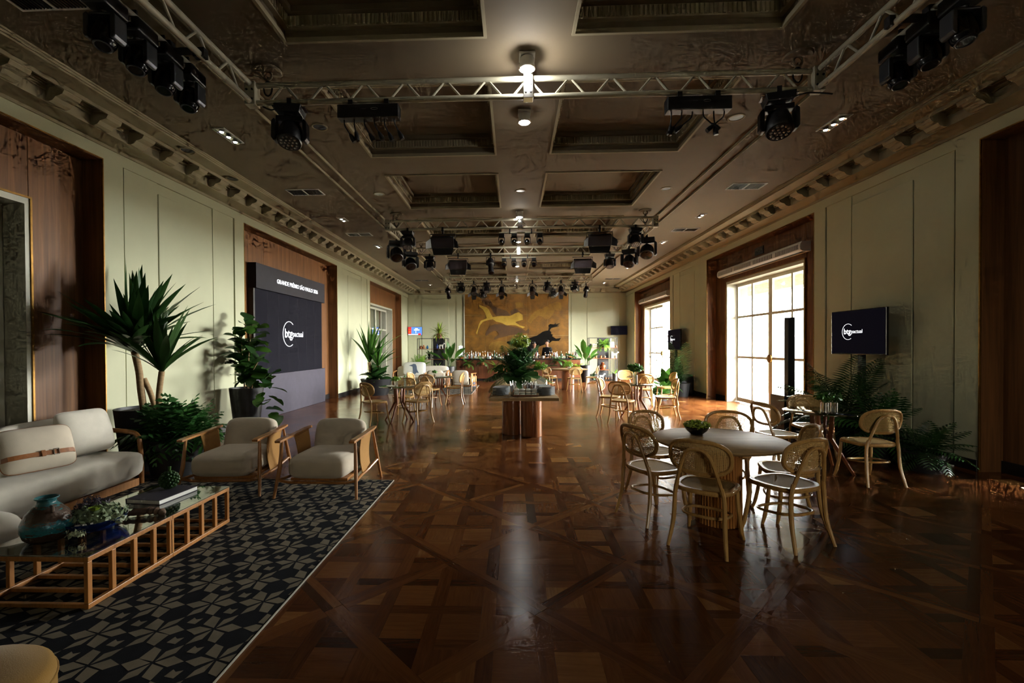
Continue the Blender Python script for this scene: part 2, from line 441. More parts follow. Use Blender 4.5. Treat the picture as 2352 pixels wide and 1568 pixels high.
# ------------------------------------------------------------------ walls with bays
def door(name, X, yc, side, half=1.69, zt=3.27, opened=None, pane='dooglass', glassX=.26):
    # glazed double door in a deep white jamb; side = +1 on the right wall, -1 on the left
    d = bpy.data.objects.new(name, None); COL.objects.link(d); d['kind'] = 'structure'
    y0, y1 = yc-half, yc+half
    s = side; xa, xb = sorted((X-s*.02, X+s*(glassX+.07)))
    obj('jamb', MB().box(xa, xb, y0, y0+.05, 0, zt), 'doorwhite', d)
    obj('jamb', MB().box(xa, xb, y1-.05, y1, 0, zt), 'doorwhite', d)
    obj('lintel', MB().box(xa, xb, y0+.05, y1-.05, zt-.07, zt), 'doorwhite', d)
    obj('architrave', MB().box(*sorted((X-s*.035, X-s*.002)), y0-.022, y0-.001, 0, zt+.022).box(*sorted((X-s*.035, X-s*.002)), y1+.001, y1+.022, 0, zt+.022).box(*sorted((X-s*.035, X-s*.002)), y0-.001, y1+.001, zt+.001, zt+.022), 'gold', d)
    gx = X+s*glassX; ym = (y0+y1)/2
    ys = [y0+.06, (y0+ym)/2+.01, ym, (y1+ym)/2-.01, y1-.06]; zs = [.10, 1.22, 2.30, zt-.10]
    for leaf in (0, 1):
        if opened == leaf: continue
        a, b = (ys[0], ys[2]) if leaf == 0 else (ys[2], ys[4])
        L = obj('door_leaf', MB().box(gx-.022, gx+.022, a, a+.075, .02, zt-.07).box(gx-.022, gx+.022, b-.075, b, .02, zt-.07)
                .box(gx-.022, gx+.022, a+.065, b-.065, .02, .13).box(gx-.022, gx+.022, a+.065, b-.065, zt-.15, zt-.07), 'doorwhite', d)
        m_ = ys[1] if leaf == 0 else ys[3]
        obj('mullion', MB().box(gx-.018, gx+.018, m_-.032, m_+.032, .13, zt-.15), 'doorwhite', L)
        for z in zs[1:3]: obj('glazing_bar', MB().box(gx-.016, gx+.016, a+.065, b-.065, z-.030, z+.030), 'doorwhite', L)
        for (p, q) in ((a+.06, m_), (m_, b-.06)):
            for k in range(3):
                obj('pane', MB().box(gx-.003, gx+.003, p, q, zs[k] if k else .12, zs[k+1]), pane, L)
    if opened is None:
        h = MB().lathe([(0,-.02),(.085,-.02),(.1,-.01),(.1,.01),(.085,.02),(0,.02)], (gx-s*.05, ym, 1.22), 20, 'x')
        obj('round_handle', h, 'gold', d, smooth=True)
        obj('handle_bar', MB().box(gx-.04, gx+.04, ym-.01, ym+.01, 1.14, 1.30), 'steel', d)
    else:
        yh = ys[2]+(.05 if opened == 0 else -.05)
        obj('round_handle', MB().lathe([(0,-.02),(.085,-.02),(.1,-.01),(.1,.01),(.085,.02),(0,.02)], (gx-s*.05, yh, 1.22), 20, 'x'), 'gold', d, smooth=True)
    return d
def side_wall(name, X, s, bays, doors):
    XO = X+s*.62
    def bx(mb, xa, xb, y0, y1, z0, z1): a, b = sorted((xa, xb)); return mb.box(a, b, y0, y1, z0, z1)
    w = MB()
    edges = [YB]+[e for b in bays for e in b]+[YF+.3]
    for k in range(0, len(edges), 2):
        y0, y1 = edges[k], edges[k+1]
        bx(w, X+s*.03, XO, y0, y1, 0, ZB)
    bx(w, X, XO, YB, YF+.3, ZB, 4.80)
    root = struct(name, w, 'wall')
    for k in range(0, len(edges), 2):
        y0, y1 = edges[k], min(edges[k+1], YF)
        a = y0+.31 if k else y0; b = y1-.31 if k < len(edges)-2 else y1
        if k: obj('pilaster_strip', bx(MB(), X, X+s*.0305, y0, a-.012, 0, ZB), 'wall', root)
        if k < len(edges)-2: obj('pilaster_strip', bx(MB(), X, X+s*.0305, b+.012, y1, 0, ZB), 'wall', root)
        if b-a > 1.5:
            obj('wall_panel', bx(MB(), X+s*.008, X+s*.0305, a+.62 if k else a+.2, b-.62, .17, 3.86), 'wall', root, bevel=.012)
        if b-a > 1.5 and k:
            for (fa, fb) in ((a+.018, a+.60), (b-.60, b-.018)): obj('wall_field', bx(MB(), X+s*.013, X+s*.0305, fa, fb, 0, ZB), 'wall', root)
        bb = bx(MB(), X-s*.018, X+s*.031, y0, y1, 0, .137)
        obj('baseboard', bb, 'baseboard', root, bevel=.006)
    # wood-lined bays
    for bi, (y0, y1) in enumerate(bays):
        xb = X+s*DEP; yc = (y0+y1)/2; dr = doors[bi]
        op = (yc-1.70, yc+1.70, 3.28) if dr else None
        def panel(a, b, z0, z1): obj('wood_panel', bx(MB(), xb, xb+s*.04, a+.002, b-.002, z0, z1), 'panelwood', root, bevel=.003)
        if op:
            for a, b in ((y0, op[0]), (op[1], y1)): panel(a, b, 0, ZB)
            n = 3
            for q in range(n): panel(op[0]+(op[1]-op[0])*q/n, op[0]+(op[1]-op[0])*(q+1)/n, op[2]+.001, ZB)
        else:
            n = 4
            for q in range(n): panel(y0+(y1-y0)*q/n, y0+(y1-y0)*(q+1)/n, 0, ZB)
        for (a, b) in ((y0, y0+.02), (y1-.02, y1)):
            obj('reveal', bx(MB(), X+s*.012, xb, a, b, 0, ZB), 'panelwood', root)
        obj('reveal', bx(MB(), X+s*.012, xb, y0+.02, y1-.02, ZB-.02, ZB), 'panelwood', root)
        g = MB()
        for (a, b, z0, z1) in ((y0+.001, y0+.015, 0, ZB-.001), (y1-.015, y1-.001, 0, ZB-.001), (y0+.015, y1-.015, ZB-.015, ZB-.001)):
            bx(g, X-s*.006, X+s*.0115, a, b, z0, z1)
        obj('gilt_edge', g, 'gold', root)
        for (a, b) in (((y0+.02, op[0]), (op[1], y1-.02)) if op else ((y0+.02, y1-.02),)):
            obj('baseboard', bx(MB(), xb-s*.02, xb-s*.001, a, b-.07 if b < yc else b, 0, .14) if op is None else bx(MB(), xb-s*.02, xb-s*.001, a+(.07 if a > yc else 0), b-(.07 if b < yc else 0), 0, .14), 'baseboard', root)
        # masonry behind the lining
        mb = MB()
        if op:
            bx(mb, xb+s*.041, XO, y0, op[0], 0, ZB); bx(mb, xb+s*.041, XO, op[1], y1, 0, ZB); bx(mb, xb+s*.041, XO, op[0], op[1], op[2], ZB)
        else: bx(mb, xb+s*.041, XO, y0, y1, 0, ZB)
        obj('masonry', mb, 'wall', root)
    return root
side_wall('wall_left', XL, -1, BAYL, [True, False, True])
side_wall('wall_right', XR, 1, BAYR, [True, True, True])
plain('curtain', (.42,.44,.36), .9, var=.08)
door('door_1', XL-DEP, 3.36, -1, pane='darkglass')
door('door_2', XL-DEP, 19.10, -1, pane='clearglass')
door('door_3', XR+DEP, 11.065, 1)
door('door_4', XR+DEP, 18.87, 1, opened=0)
door('door_5', XR+DEP, 3.325, 1)
# rooms behind the left doors: a dark lobby with a pale curtain behind the far door
lob = MB().box(-7.6, -5.93, .8, .9, 0, 4).box(-7.6, -5.93, 5.9, 6.0, 0, 4).box(-7.7, -7.6, .8, 6.0, 0, 4).box(-7.7, -5.93, .8, 6, 4, 4.1).box(-7.7, -5.93, .8, 6, -.1, -.001)
lob.box(-7.6, -5.93, 16.7, 16.8, 0, 4).box(-7.6, -5.93, 21.4, 21.5, 0, 4).box(-7.7, -7.6, 16.7, 21.5, 0, 4).box(-7.7, -5.93, 16.7, 21.5, 4, 4.1).box(-7.7, -5.93, 16.7, 21.5, -.1, -.001)
struct('wall_lobby', lob, 'wall')
def curtain():
    vs = []; fs = []; n = 160; y0, y1 = 17.42, 20.8
    for i in range(n+1):
        y = y0+(y1-y0)*i/n; x = -6.12+.035*sin(i*1.15)+.012*sin(i*.37)
        vs += [(x, y, .02), (x+.01, y, 3.24)]
    fs = [(2*i, 2*i+2, 2*i+3, 2*i+1) for i in range(n)]
    o = obj('drape', MB().add(vs, fs), 'curtain', smooth=True); tag(o, 'pale grey green curtain hanging behind the far left glazed door', 'curtain')
    so = o.modifiers.new('s', 'SOLIDIFY'); so.thickness = .006
curtain()
for (xx, ya, yb_) in ((XR+DEP+.12, 1.70, 4.78),):  # added curtain, out of view, cuts the daylight from the nearest right doors
    vs = []
    for i in range(121): vs += [(xx+.04*sin(i*1.2), ya+(yb_-ya)*i/120, .01), (xx+.04*sin(i*1.2), ya+(yb_-ya)*i/120, 3.2)]
    o = obj('added_blackout_drape', MB().add(vs, [(2*i, 2*i+2, 2*i+3, 2*i+1) for i in range(120)]), 'baseboard', smooth=True); tag(o, 'unseen dark curtain added to hold back daylight at the nearest right-hand doors', 'curtain')
    so = o.modifiers.new('s', 'SOLIDIFY'); so.thickness = .008

# far wall, back wall
def far_wall():
    w = MB().box(XL-.6, XR+.6, YF, YF+.3, 0, 4.80)
    root = struct('wall_back', w, 'wall')
    for (a, b) in ((-4.60, -3.22), (3.70, 4.98)): obj('wall_panel', MB().box(a, b, YF-.024, YF+.001, .17, 3.95), 'wall', root, bevel=.012)
    for (a, b) in ((XL, -4.95), (-2.84, -2.56), (2.92, 3.22), (5.30, XR)): obj('pilaster_strip', MB().box(a, b, YF-.03, YF+.001, 0, 4.15), 'wall', root)
    obj('baseboard', MB().box(XL, -2.62, YF-.05, YF-.0305, 0, .137).box(3.0, XR, YF-.05, YF-.0305, 0, .137), 'baseboard', root)
far_wall()
wf = struct('wall_front', MB().box(XL-.6, 3.2, YB-.3, YB, 0, 4.8).box(4.6, XR+.6, YB-.3, YB, 0, 4.8).box(3.2, 4.6, YB-.3, YB, 2.9, 4.8), 'wall')
wn = bpy.data.objects.new('added_window', None); COL.objects.link(wn); wn['kind'] = 'structure'  # added window, unseen behind the camera, brings in fill daylight
for a, b, c_, d_ in ((3.2, 3.27, 0, 2.9), (4.53, 4.6, 0, 2.9), (3.27, 4.53, 0, .1), (3.27, 4.53, 2.83, 2.9), (3.87, 3.93, .1, 2.83)): obj('added_window_frame', MB().box(a, b, YB-.2, YB-.12, c_, d_), 'doorwhite', wn)
for a, b in ((3.27, 3.87), (3.93, 4.53)): obj('pane', MB().box(a, b, YB-.163, YB-.157, .1, 2.83), 'added_window_glass', wn)  # tint weakens the sky light entering by the added window

# ------------------------------------------------------------------ ceiling
def ceiling():
    Z2 = ZC+.04; top = Z2+.27
    XI0, XI1 = -2.91, 3.24; CXs = ((-2.165, -.24), (.568, 2.50))
    per, ln, first = 2.64, 1.885, -.21
    CYs = [(first+per*k, first+per*k+ln) for k in range(8)]
    m = MB()
    m.box(XL-.6, -3.10, YB, YF+.3, ZC, top); m.box(3.43, XR+.6, YB, YF+.3, ZC, top)
    m.box(-3.10, XI0, YB, YF+.3, ZC+.02, top); m.box(XI1, 3.43, YB, YF+.3, ZC+.02, top)
    for a, b in ((XI0, CXs[0][0]), (CXs[0][1], CXs[1][0]), (CXs[1][1], XI1)): m.box(a, b, YB, YF+.3, Z2, top)
    for a, b in CXs:
        e = [YB]+[q for c_ in CYs for q in c_]+[YF+.3]
        for k in range(0, len(e), 2): m.box(a, b, e[k], e[k+1], Z2, top)
    m.box(XL-.6, XR+.6, YB, YF+.3, top, top+.1)
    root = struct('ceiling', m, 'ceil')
    # moulding strips that edge the raised field
    for x in (-3.10, -2.91): obj('ceiling_moulding', MB().box(x-.012, x+.004, YB, YF, (ZC if x < -3 else ZC+.02)-.018, Z2-.001), 'cornice', root)
    for x in (3.43, 3.24): obj('ceiling_moulding', MB().box(x-.004, x+.012, YB, YF, (ZC if x > 3.3 else ZC+.02)-.018, Z2-.001), 'cornice', root)
    def ring(w, l, inset, z0, z1, th):
        a = MB(); x0, x1, y0, y1 = -w/2+inset, w/2-inset, -l/2+inset, l/2-inset
        a.box(x0-th, x0, y0-th, y1+th, z0, z1).box(x1, x1+th, y0-th, y1+th, z0, z1).box(x0, x1, y0-th, y0, z0, z1).box(x0, x1, y1, y1+th, z0, z1); return a
    w_ = CXs[0][1]-CXs[0][0]; 
    # sizes differ by 7 mm between the two rows; one set serves both
    w_ = 1.925; l_ = ln
    lip = ring(w_, l_, .022, -.016, .03, .03)
    fr = ring(w_, l_, .05, .10, .215, .05)
    fl = MB(); p = .042
    def flute(x, y, nx, ny):
        tx, ty = -ny, nx; a = .014
        pts = [(x+tx*-a, y+ty*-a), (x+tx*-a*.6+nx*.014, y+ty*-a*.6+ny*.014), (x+tx*a*.6+nx*.014, y+ty*a*.6+ny*.014), (x+tx*a, y+ty*a)]
        vs = [(q[0], q[1], .115) for q in pts]+[(q[0], q[1], .205) for q in pts]
        fl.add(vs, [(0,1,5,4), (1,2,6,5), (2,3,7,6), (0,3,2,1), (4,5,6,7)])
    x1 = w_/2-.05; y1 = l_/2-.05
    k = int(2*x1/p)
    for i in range(k):
        x = -x1+p*(i+.5); flute(x, y1, 0, -1); flute(x, -y1, 0, 1)
    k = int(2*y1/p)
    for i in range(k):
        y = -y1+p*(i+.5); flute(x1, y, -1, 0); flute(-x1, y, 1, 0)
    up = ring(w_, l_, .105, .215, .268, .08)
    mes = [a.mesh('coffer') for a in (lip, fr, fl, up)]
    for a, b in CXs:
        for c_, d_ in CYs:
            loc = ((a+b)/2, (c_+d_)/2, Z2)
            for nm, me in zip(('coffer_lip', 'coffer_frame', 'fluted_frieze', 'coffer_step'), mes):
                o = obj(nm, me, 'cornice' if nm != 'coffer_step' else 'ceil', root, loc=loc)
                if nm == 'fluted_frieze': o['kind'] = 'stuff'
    # cornice along three walls
    def prof(mk):
        for d0, d1, z0, z1 in ((-.001, .02, 4.163, 4.20), (-.001, .30, 4.20, 4.75), (.30, .52, 4.378, 4.75), (.30, .322, 4.32, 4.378), (.50, .52, 4.32, 4.378), (.52, .745, 4.363, 4.75), (.745, .757, 4.385, 4.75), (.757, .77, 4.41, 4.75)):
            mk(d0, d1, z0, z1)
    for nm, mk_ in (('L', lambda m: lambda d0, d1, z0, z1: m.box(XL+d0, XL+d1, YB, YF, z0, min(z1, ZC+.001))),
                    ('R', lambda m: lambda d0, d1, z0, z1: m.box(XR-d1, XR-d0, YB, YF, z0, min(z1, ZC+.001))),
                    ('B', lambda m: lambda d0, d1, z0, z1: m.box(XL, XR, YF-d1, YF-d0, z0, min(z1, ZC+.001)))):
        m = MB(); prof(mk_(m)); cn = obj('cornice', m, 'cornice', root)
        # scroll brackets and sunk panels between them
        br = [(.299,.057), (.299,-.112), (.34,-.122), (.385,-.108), (.42,-.07), (.46,-.06), (.495,-.045), (.515,-.012), (.515,.0), (.505, .057)]
        bm = MB().prism(br, -.10, .10, 'y').mesh('bracket')
        pm = MB()
        for (a, b, c_, d_) in ((.322, .345, -.162, .162), (.477, .50, -.162, .162), (.345, .477, -.162, -.139), (.345, .477, .139, .162)): pm.box(a, b, c_, d_, .030, .0575)
        for (a, b, c_, d_) in ((.375, .386, -.11, .11), (.436, .447, -.11, .11), (.386, .436, -.11, -.099), (.386, .436, .099, .11)): pm.box(a, b, c_, d_, .045, .0575)
        pm = pm.mesh('sunk')
        step = .525
        if nm in 'LR':
            y = .10
            while y < YF-.75:
                for me, dy, n_ in ((bm, 0, 'scroll_bracket'), (pm, step/2, 'sunk_panel')):
                    o = obj(n_, me, 'cornice', cn, loc=(XL if nm == 'L' else XR, y+dy, 4.32), rz=0 if nm == 'L' else pi)
                y += step
        else:
            x = XL+.80
            while x < XR-.7:
                for me, dx, n_ in ((bm, 0, 'scroll_bracket'), (pm, step/2, 'sunk_panel')):
                    obj(n_, me, 'cornice', cn, loc=(x+dx, YF, 4.32), rz=-pi/2)
                x += step
ceiling()

# ------------------------------------------------------------------ outdoors beyond the right doors
struct('terrace_ground', MB().box(6.24, 40, -30, 60, -.14, -.02), 'terrace')
struct('garden_ground', MB().box(-30, 6.239, -30, YB-.31, -.14, -.02), 'terrace')
t = thing('terrace_canopy', 'cream terrace canopy on square posts outside the right doors', 'canopy', (6.26, 0, 0))
obj('roof_slab', MB().box(0, 2.4, -2, 24, 3.55, 3.8), 'outwall', t)
for y in (6.9, 14.9, 22.5): obj('post', MB().box(2.0, 2.3, y-.15, y+.15, -.02, 3.55), 'outwall', t)
obj('beam', MB().box(1.95, 2.35, -2, 24, 3.25, 3.549), 'outwall', t)
# daylight portals in the openings (sampling guides for the sky)
def portal(x, y, z, sy, sz):
    l = bpy.data.lights.new('daylight_portal', 'AREA'); l.shape = 'RECTANGLE'; l.size = sz; l.size_y = sy; l.cycles.is_portal = True
    o = bpy.data.objects.new('daylight_portal', l); COL.objects.link(o); o.location = (x, y, z); o.rotation_euler = (0, pi/2, 0)
def portal_y(x, y, z, sx, sz):
    l = bpy.data.lights.new('daylight_portal', 'AREA'); l.shape = 'RECTANGLE'; l.size = sx; l.size_y = sz; l.cycles.is_portal = True
    o = bpy.data.objects.new('daylight_portal', l); COL.objects.link(o); o.location = (x, y, z); o.rotation_euler = (pi/2, 0, 0)
portal_y(3.9, YB-.35, 1.45, 1.4, 2.9)
portal(6.3, 11.065, 1.64, 3.3, 3.2); portal(6.3, 18.87, 1.64, 3.3, 3.2)
# ------------------------------------------------------------------ helpers for text and curves
def text_mesh(s, size, depth=.002, bold=0.0, align='CENTER', width=None):
    cu = bpy.data.curves.new('t', 'FONT'); cu.body = s; cu.size = size; cu.extrude = depth; cu.offset = bold*size
    cu.align_x = align; cu.align_y = 'CENTER'; cu.resolution_u = 4
    o = bpy.data.objects.new('t', cu); COL.objects.link(o)
    dg = bpy.context.evaluated_depsgraph_get(); me = bpy.data.meshes.new_from_object(o.evaluated_get(dg))
    bpy.data.objects.remove(o); bpy.data.curves.remove(cu)
    if width:
        xs = [v.co.x for v in me.vertices]; k = width/(max(xs)-min(xs))
        for v in me.vertices: v.co.x *= k; v.co.y *= k
    return me
def spline(pts, n=6):
    P_ = [Vector(p) for p in pts]; out = []
    for i in range(len(P_)-1):
        p0 = P_[max(i-1, 0)]; p1 = P_[i]; p2 = P_[i+1]; p3 = P_[min(i+2, len(P_)-1)]
        for k in range(n):
            t = k/n; out.append(.5*((2*p1)+(p2-p0)*t+(2*p0-5*p1+4*p2-p3)*t*t+(3*p1-p0-3*p2+p3)*t**3))
    out.append(P_[-1]); return out
def setuv(me, fn):
    ul = me.uv_layers.new(name='UVMap')
    for lp in me.loops: ul.data[lp.index].uv = fn(me.vertices[lp.vertex_index].co)
def lerp(a, b, t): return a+(b-a)*t
ORD = 'first second third fourth fifth sixth seventh eighth ninth tenth eleventh twelfth thirteenth fourteenth fifteenth sixteenth seventeenth eighteenth nineteenth twentieth'.split()
def ordinal(k):
    if k < 20: return ORD[k]
    t_, u = divmod(k+1, 10); return ('thirtieth' if t_ == 3 else 'fortieth') if u == 0 else ({2: 'twenty', 3: 'thirty', 4: 'forty'}[t_]+'-'+ORD[u-1])

# ------------------------------------------------------------------ bentwood chair with cane
def sq(x, e): return math.copysign(abs(x)**e, x)
def make_chair():
    t = thing('bentwood_chair', 'x', 'chair')
    # seat outline: rounded trapezoid, front at +y
    out = []
    for k in range(28):
        a = 2*pi*k/28; x = .215*sq(cos(a), .62); y = .205*sq(sin(a), .62); x *= 1+.06*y/.2; out.append((x, y))
    sf = MB(); n = 28
    rings = [(1.0, .425), (1.03, .435), (1.03, .452), (1.0, .460), (.86, .460), (.84, .452)]
    vs = [(x*s_, y*s_, z) for s_, z in rings for x, y in out]
    fs = [(i*n+j, i*n+(j+1) % n, (i+1)*n+(j+1) % n, (i+1)*n+j) for i in range(len(rings)-1) for j in range(n)]
    sf.add(vs, fs); sf.add([(x*.84, y*.84, .425) for x, y in out]+[(x, y, .425) for x, y in out], [(n+j, n+(j+1) % n, (j+1) % n, j)[::-1] for j in range(n)])
    obj('seat_frame', sf, 'chairwood', t, smooth=True)
    sc = MB(); rr = [(.87, .4565), (.5, .4555), (.2, .4545)]
    vs = [(x*s_, y*s_, z) for s_, z in rr for x, y in out]+[(0, 0, .4543)]
    fs = [(i*n+j, i*n+(j+1) % n, (i+1)*n+(j+1) % n, (i+1)*n+j) for i in range(2) for j in range(n)]+[(2*n+j, 2*n+(j+1) % n, 3*n) for j in range(n)]
    me = sc.add(vs, fs).mesh('cane_seat', True); setuv(me, lambda v: (v.x/.0115, v.y/.0115)); obj('cane_seat', me, 'caneseat', t)
    def yb(z): return -.195-.075*max(0, (z-.46)/.37)-.10*max(0, (z-.46)/.37)**2*0
    for s in (-1, 1):
        obj('leg', MB().tube(spline([(s*.175, .165, .44), (s*.185, .178, .25), (s*.20, .205, .08), (s*.213, .228, 0)], 4), [.017]*9+[.015, .014, .0125, .012], 8), 'chairwood', t, smooth=True)
        obj('leg', MB().tube(spline([(s*.158, -.198, .50), (s*.178, -.192, .40), (s*.186, -.205, .2), (s*.21, -.255, .0)], 4), [.017]*9+[.0155, .015, .0135, .013], 8), 'chairwood', t, smooth=True)
    arch = [(-.158, yb(.5), .5), (-.138, yb(.58), .58), (-.115, yb(.66), .66), (-.092, yb(.72), .72), (-.055, yb(.762), .762), (0, yb(.775), .775)]
    arch = arch+[(-x, y, z) for x, y, z in arch[-2::-1]]
    obj('back_arch', MB().tube(spline(arch, 3), .0145, 8), 'chairwood', t, smooth=True)
    # oval back, bowed around the sitter
    def bp_(a, k=1.0):
        x = .222*k*sq(cos(a), .72); z = .705+.128*k*sq(sin(a), .78)
        return (x, yb(z)+.022+.055*(x/.222)**2, z)
    obj('backrest_frame', MB().tube([bp_(2*pi*k/32) for k in range(32)], .0165, 8, closed=True), 'chairwood', t, smooth=True)
    bc = MB(); N = 32; rk = [1.0, .8, .55, .3]
    vs = [bp_(2*pi*k/N, r) for r in rk for k in range(N)]+[bp_(0, 0)]
    fs = [(i*N+j, i*N+(j+1) % N, (i+1)*N+(j+1) % N, (i+1)*N+j) for i in range(3) for j in range(N)]+[(3*N+j, 3*N+(j+1) % N, 4*N) for j in range(N)]
    me = bc.add(vs, fs).mesh('cane_back', True); setuv(me, lambda v: (v.x/.0125, v.z/.0125)); obj('cane_back', me, 'cane', t)
    hp = [(.165*sq(cos(2*pi*k/28), .7)*(1+.08*sin(2*pi*k/28)), .175*sq(sin(2*pi*k/28), .8)-.01, .235-.02*sin(2*pi*k/28)) for k in range(28)]
    obj('stretcher', MB().tube(hp, .0115, 8, closed=True), 'chairwood', t, smooth=True)
    return t
chair0 = make_chair(); used = [False]
def chair(x, y, ang, label):
    rz = rad(ang-90)
    if not used[0]:
        used[0] = True; o = chair0; o.location = (x, y, 0); o.rotation_euler = (0, 0, rz)
    else: o = dup(chair0, (x, y, 0), rz)
    o['label'] = label; o['group'] = 'bentwood cane chairs'
    return o

# ------------------------------------------------------------------ tables
def round_table(x, y, r, label, fluted=True, h=.725):
    t = thing('dining_table', label, 'table', (x, y, 0))
    obj('table_top', MB().lathe([(0, h-.03), (r-.03, h-.03), (r-.006, h-.012), (r, h-.006), (r, h-.002), (r-.004, h), (0, h)], n=56), 'tablewood', t, smooth=True)
    if fluted:
        obj('base_drum', MB().lathe([(0, 0), (.172, 0), (.172, h-.031), (0, h-.031)], n=40), 'redwood', t, smooth=True)
        m = MB().tube([(0, 0, .004), (0, 0, h-.032)], .0115, 8).mesh('batten', True)
        for k in range(44):
            a = 2*pi*k/44; obj('batten', m, 'honey', t, loc=(.178*cos(a), .178*sin(a), 0))
    else:
        obj('base_block', MB().lathe([(0, 0), (.22, 0), (.22, h-.031), (0, h-.031)], n=28), 'redwood', t, smooth=True)
    return t
def glass_table(x, y, label, r=.42, a0=0.3, proto=[None]):
    h = .725
    if proto[0] is None:
        t = thing('glass_table', label, 'table', (x, y, 0), a0)
        obj('glass_top', MB().lathe([(0, h-.012), (r-.004, h-.012), (r, h-.008), (r, h-.003), (r-.004, h), (0, h)], n=48), 'darkglass', t, smooth=True)
        obj('top_ring', MB().tube([(.17*cos(2*pi*k/24), .17*sin(2*pi*k/24), h-.026) for k in range(24)], .012, 8, closed=True), 'redwood', t, smooth=True)
        for k in range(4):
            a = pi/2*k+.35
            d = Vector((cos(a), sin(a), 0)); q = Vector((-sin(a), cos(a), 0))
            vs = []
            for (rr, z, wv, tv) in ((.11, h-.013, .038, .016), (.09, .40, .045, .016), (.33, 0, .026, .014)):
                c_ = d*rr+Vector((0, 0, z))
                for su, sv in ((-1,-1),(1,-1),(1,1),(-1,1)): vs.append(c_+d*su*wv*.6+q*sv*tv)
            fs = [(3,2,1,0), (8,9,10,11)]+[(i*4+j, i*4+(j+1) % 4, (i+1)*4+(j+1) % 4, (i+1)*4+j)[::-1] for i in range(2) for j in range(4)]
            obj('leg', MB().add(vs, fs), 'redwood', t, bevel=.004)
        proto[0] = t; return t
    return dup(proto[0], (x, y, 0), a0, label)

round_table(1.80, 4.06, .555, 'round pale oak dining table on a ribbed drum base, nearest the camera')
T = (1.80, 4.06)
chair(1.27, 4.18, 25, 'cane chair seen edge-on at the left of the round oak table')
chair(1.50, 4.78, -66, 'cane chair facing the camera behind the left side of the round oak table')
chair(2.20, 4.76, -118, 'cane chair behind the fern bowl on the far side of the round oak table')
chair(1.52, 3.63, 51, 'cane chair with its back to the camera, front left of the round oak table')
chair(2.17, 3.72, 112, 'cane chair with its back to the camera, front right of the round oak table')
chair(2.43, 4.14, 163, 'cane chair at the right of the round oak table, half hidden by another chair')
glass_table(3.83, 5.78, 'round glass table on splayed wooden legs beneath the large wall-side television')
chair(4.02, 5.30, 93, 'cane chair back to the camera, rightmost of all, by the glass table')
chair(3.27, 5.76, 12, 'cane chair at the left of the glass table near the large television')
chair(4.05, 6.32, -96, 'cane chair behind the two small flower jars, by the black subwoofer')
glass_table(2.62, 9.78, 'round glass table with a tall vase of greenery, right of the buffet', a0=.7)
chair(2.19, 9.22, 58, 'cane chair back to the camera, nearest at the right-hand vase table')
chair(2.10, 9.95, -22, 'cane chair with a bright back at the left of the right-hand vase table')
chair(3.25, 9.82, 172, 'cane chair in profile facing left at the right-hand vase table')
glass_table(3.42, 12.1, 'round glass table farther back on the right, before the open doorway', a0=.2)
chair(3.30, 11.62, 78, 'cane chair back to the camera behind the tall vase of greenery')
chair(4.02, 12.12, 180, 'cane chair in profile facing left beside the broad-leaved plants on the right')
chair(3.22, 12.95, -84, 'cane chair facing the camera, farthest of the right-hand group')
glass_table(-2.38, 9.42, 'round glass table with a jar of greenery, front left of the hall', a0=.95)
chair(-2.80, 9.07, 52, 'cane chair at the left of the front left glass table, back to the camera')
chair(-1.95, 9.20, 142, 'cane chair at the right of the front left glass table, back to the camera')
chair(-2.43, 10.0, -92, 'cane chair facing the camera behind the jars on the front left glass table')
glass_table(-2.03, 12.25, 'round glass table farther back on the left, before the lounge', a0=.1)
chair(-2.16, 11.72, 70, 'cane chair back to the camera in the second left table group')
chair(-2.62, 12.30, -10, 'cane chair at the left of the second left glass table, partly hidden')
chair(-1.58, 12.20, 180, 'cane chair in profile facing left at the second left glass table')
round_table(1.95, 16.3, .70, 'pale oak table on a wooden drum base in front of the bar', fluted=False)
chair(1.28, 15.95, 40, 'cane chair at the left of the oak table in front of the bar')
chair(2.08, 15.55, 98, 'cane chair back to the camera at the oak table in front of the bar')
chair(2.75, 16.05, 168, 'cane chair edge-on at the right of the oak table in front of the bar')
chair(1.35, 16.75, -30, 'cane chair on the far left side of the oak table in front of the bar')

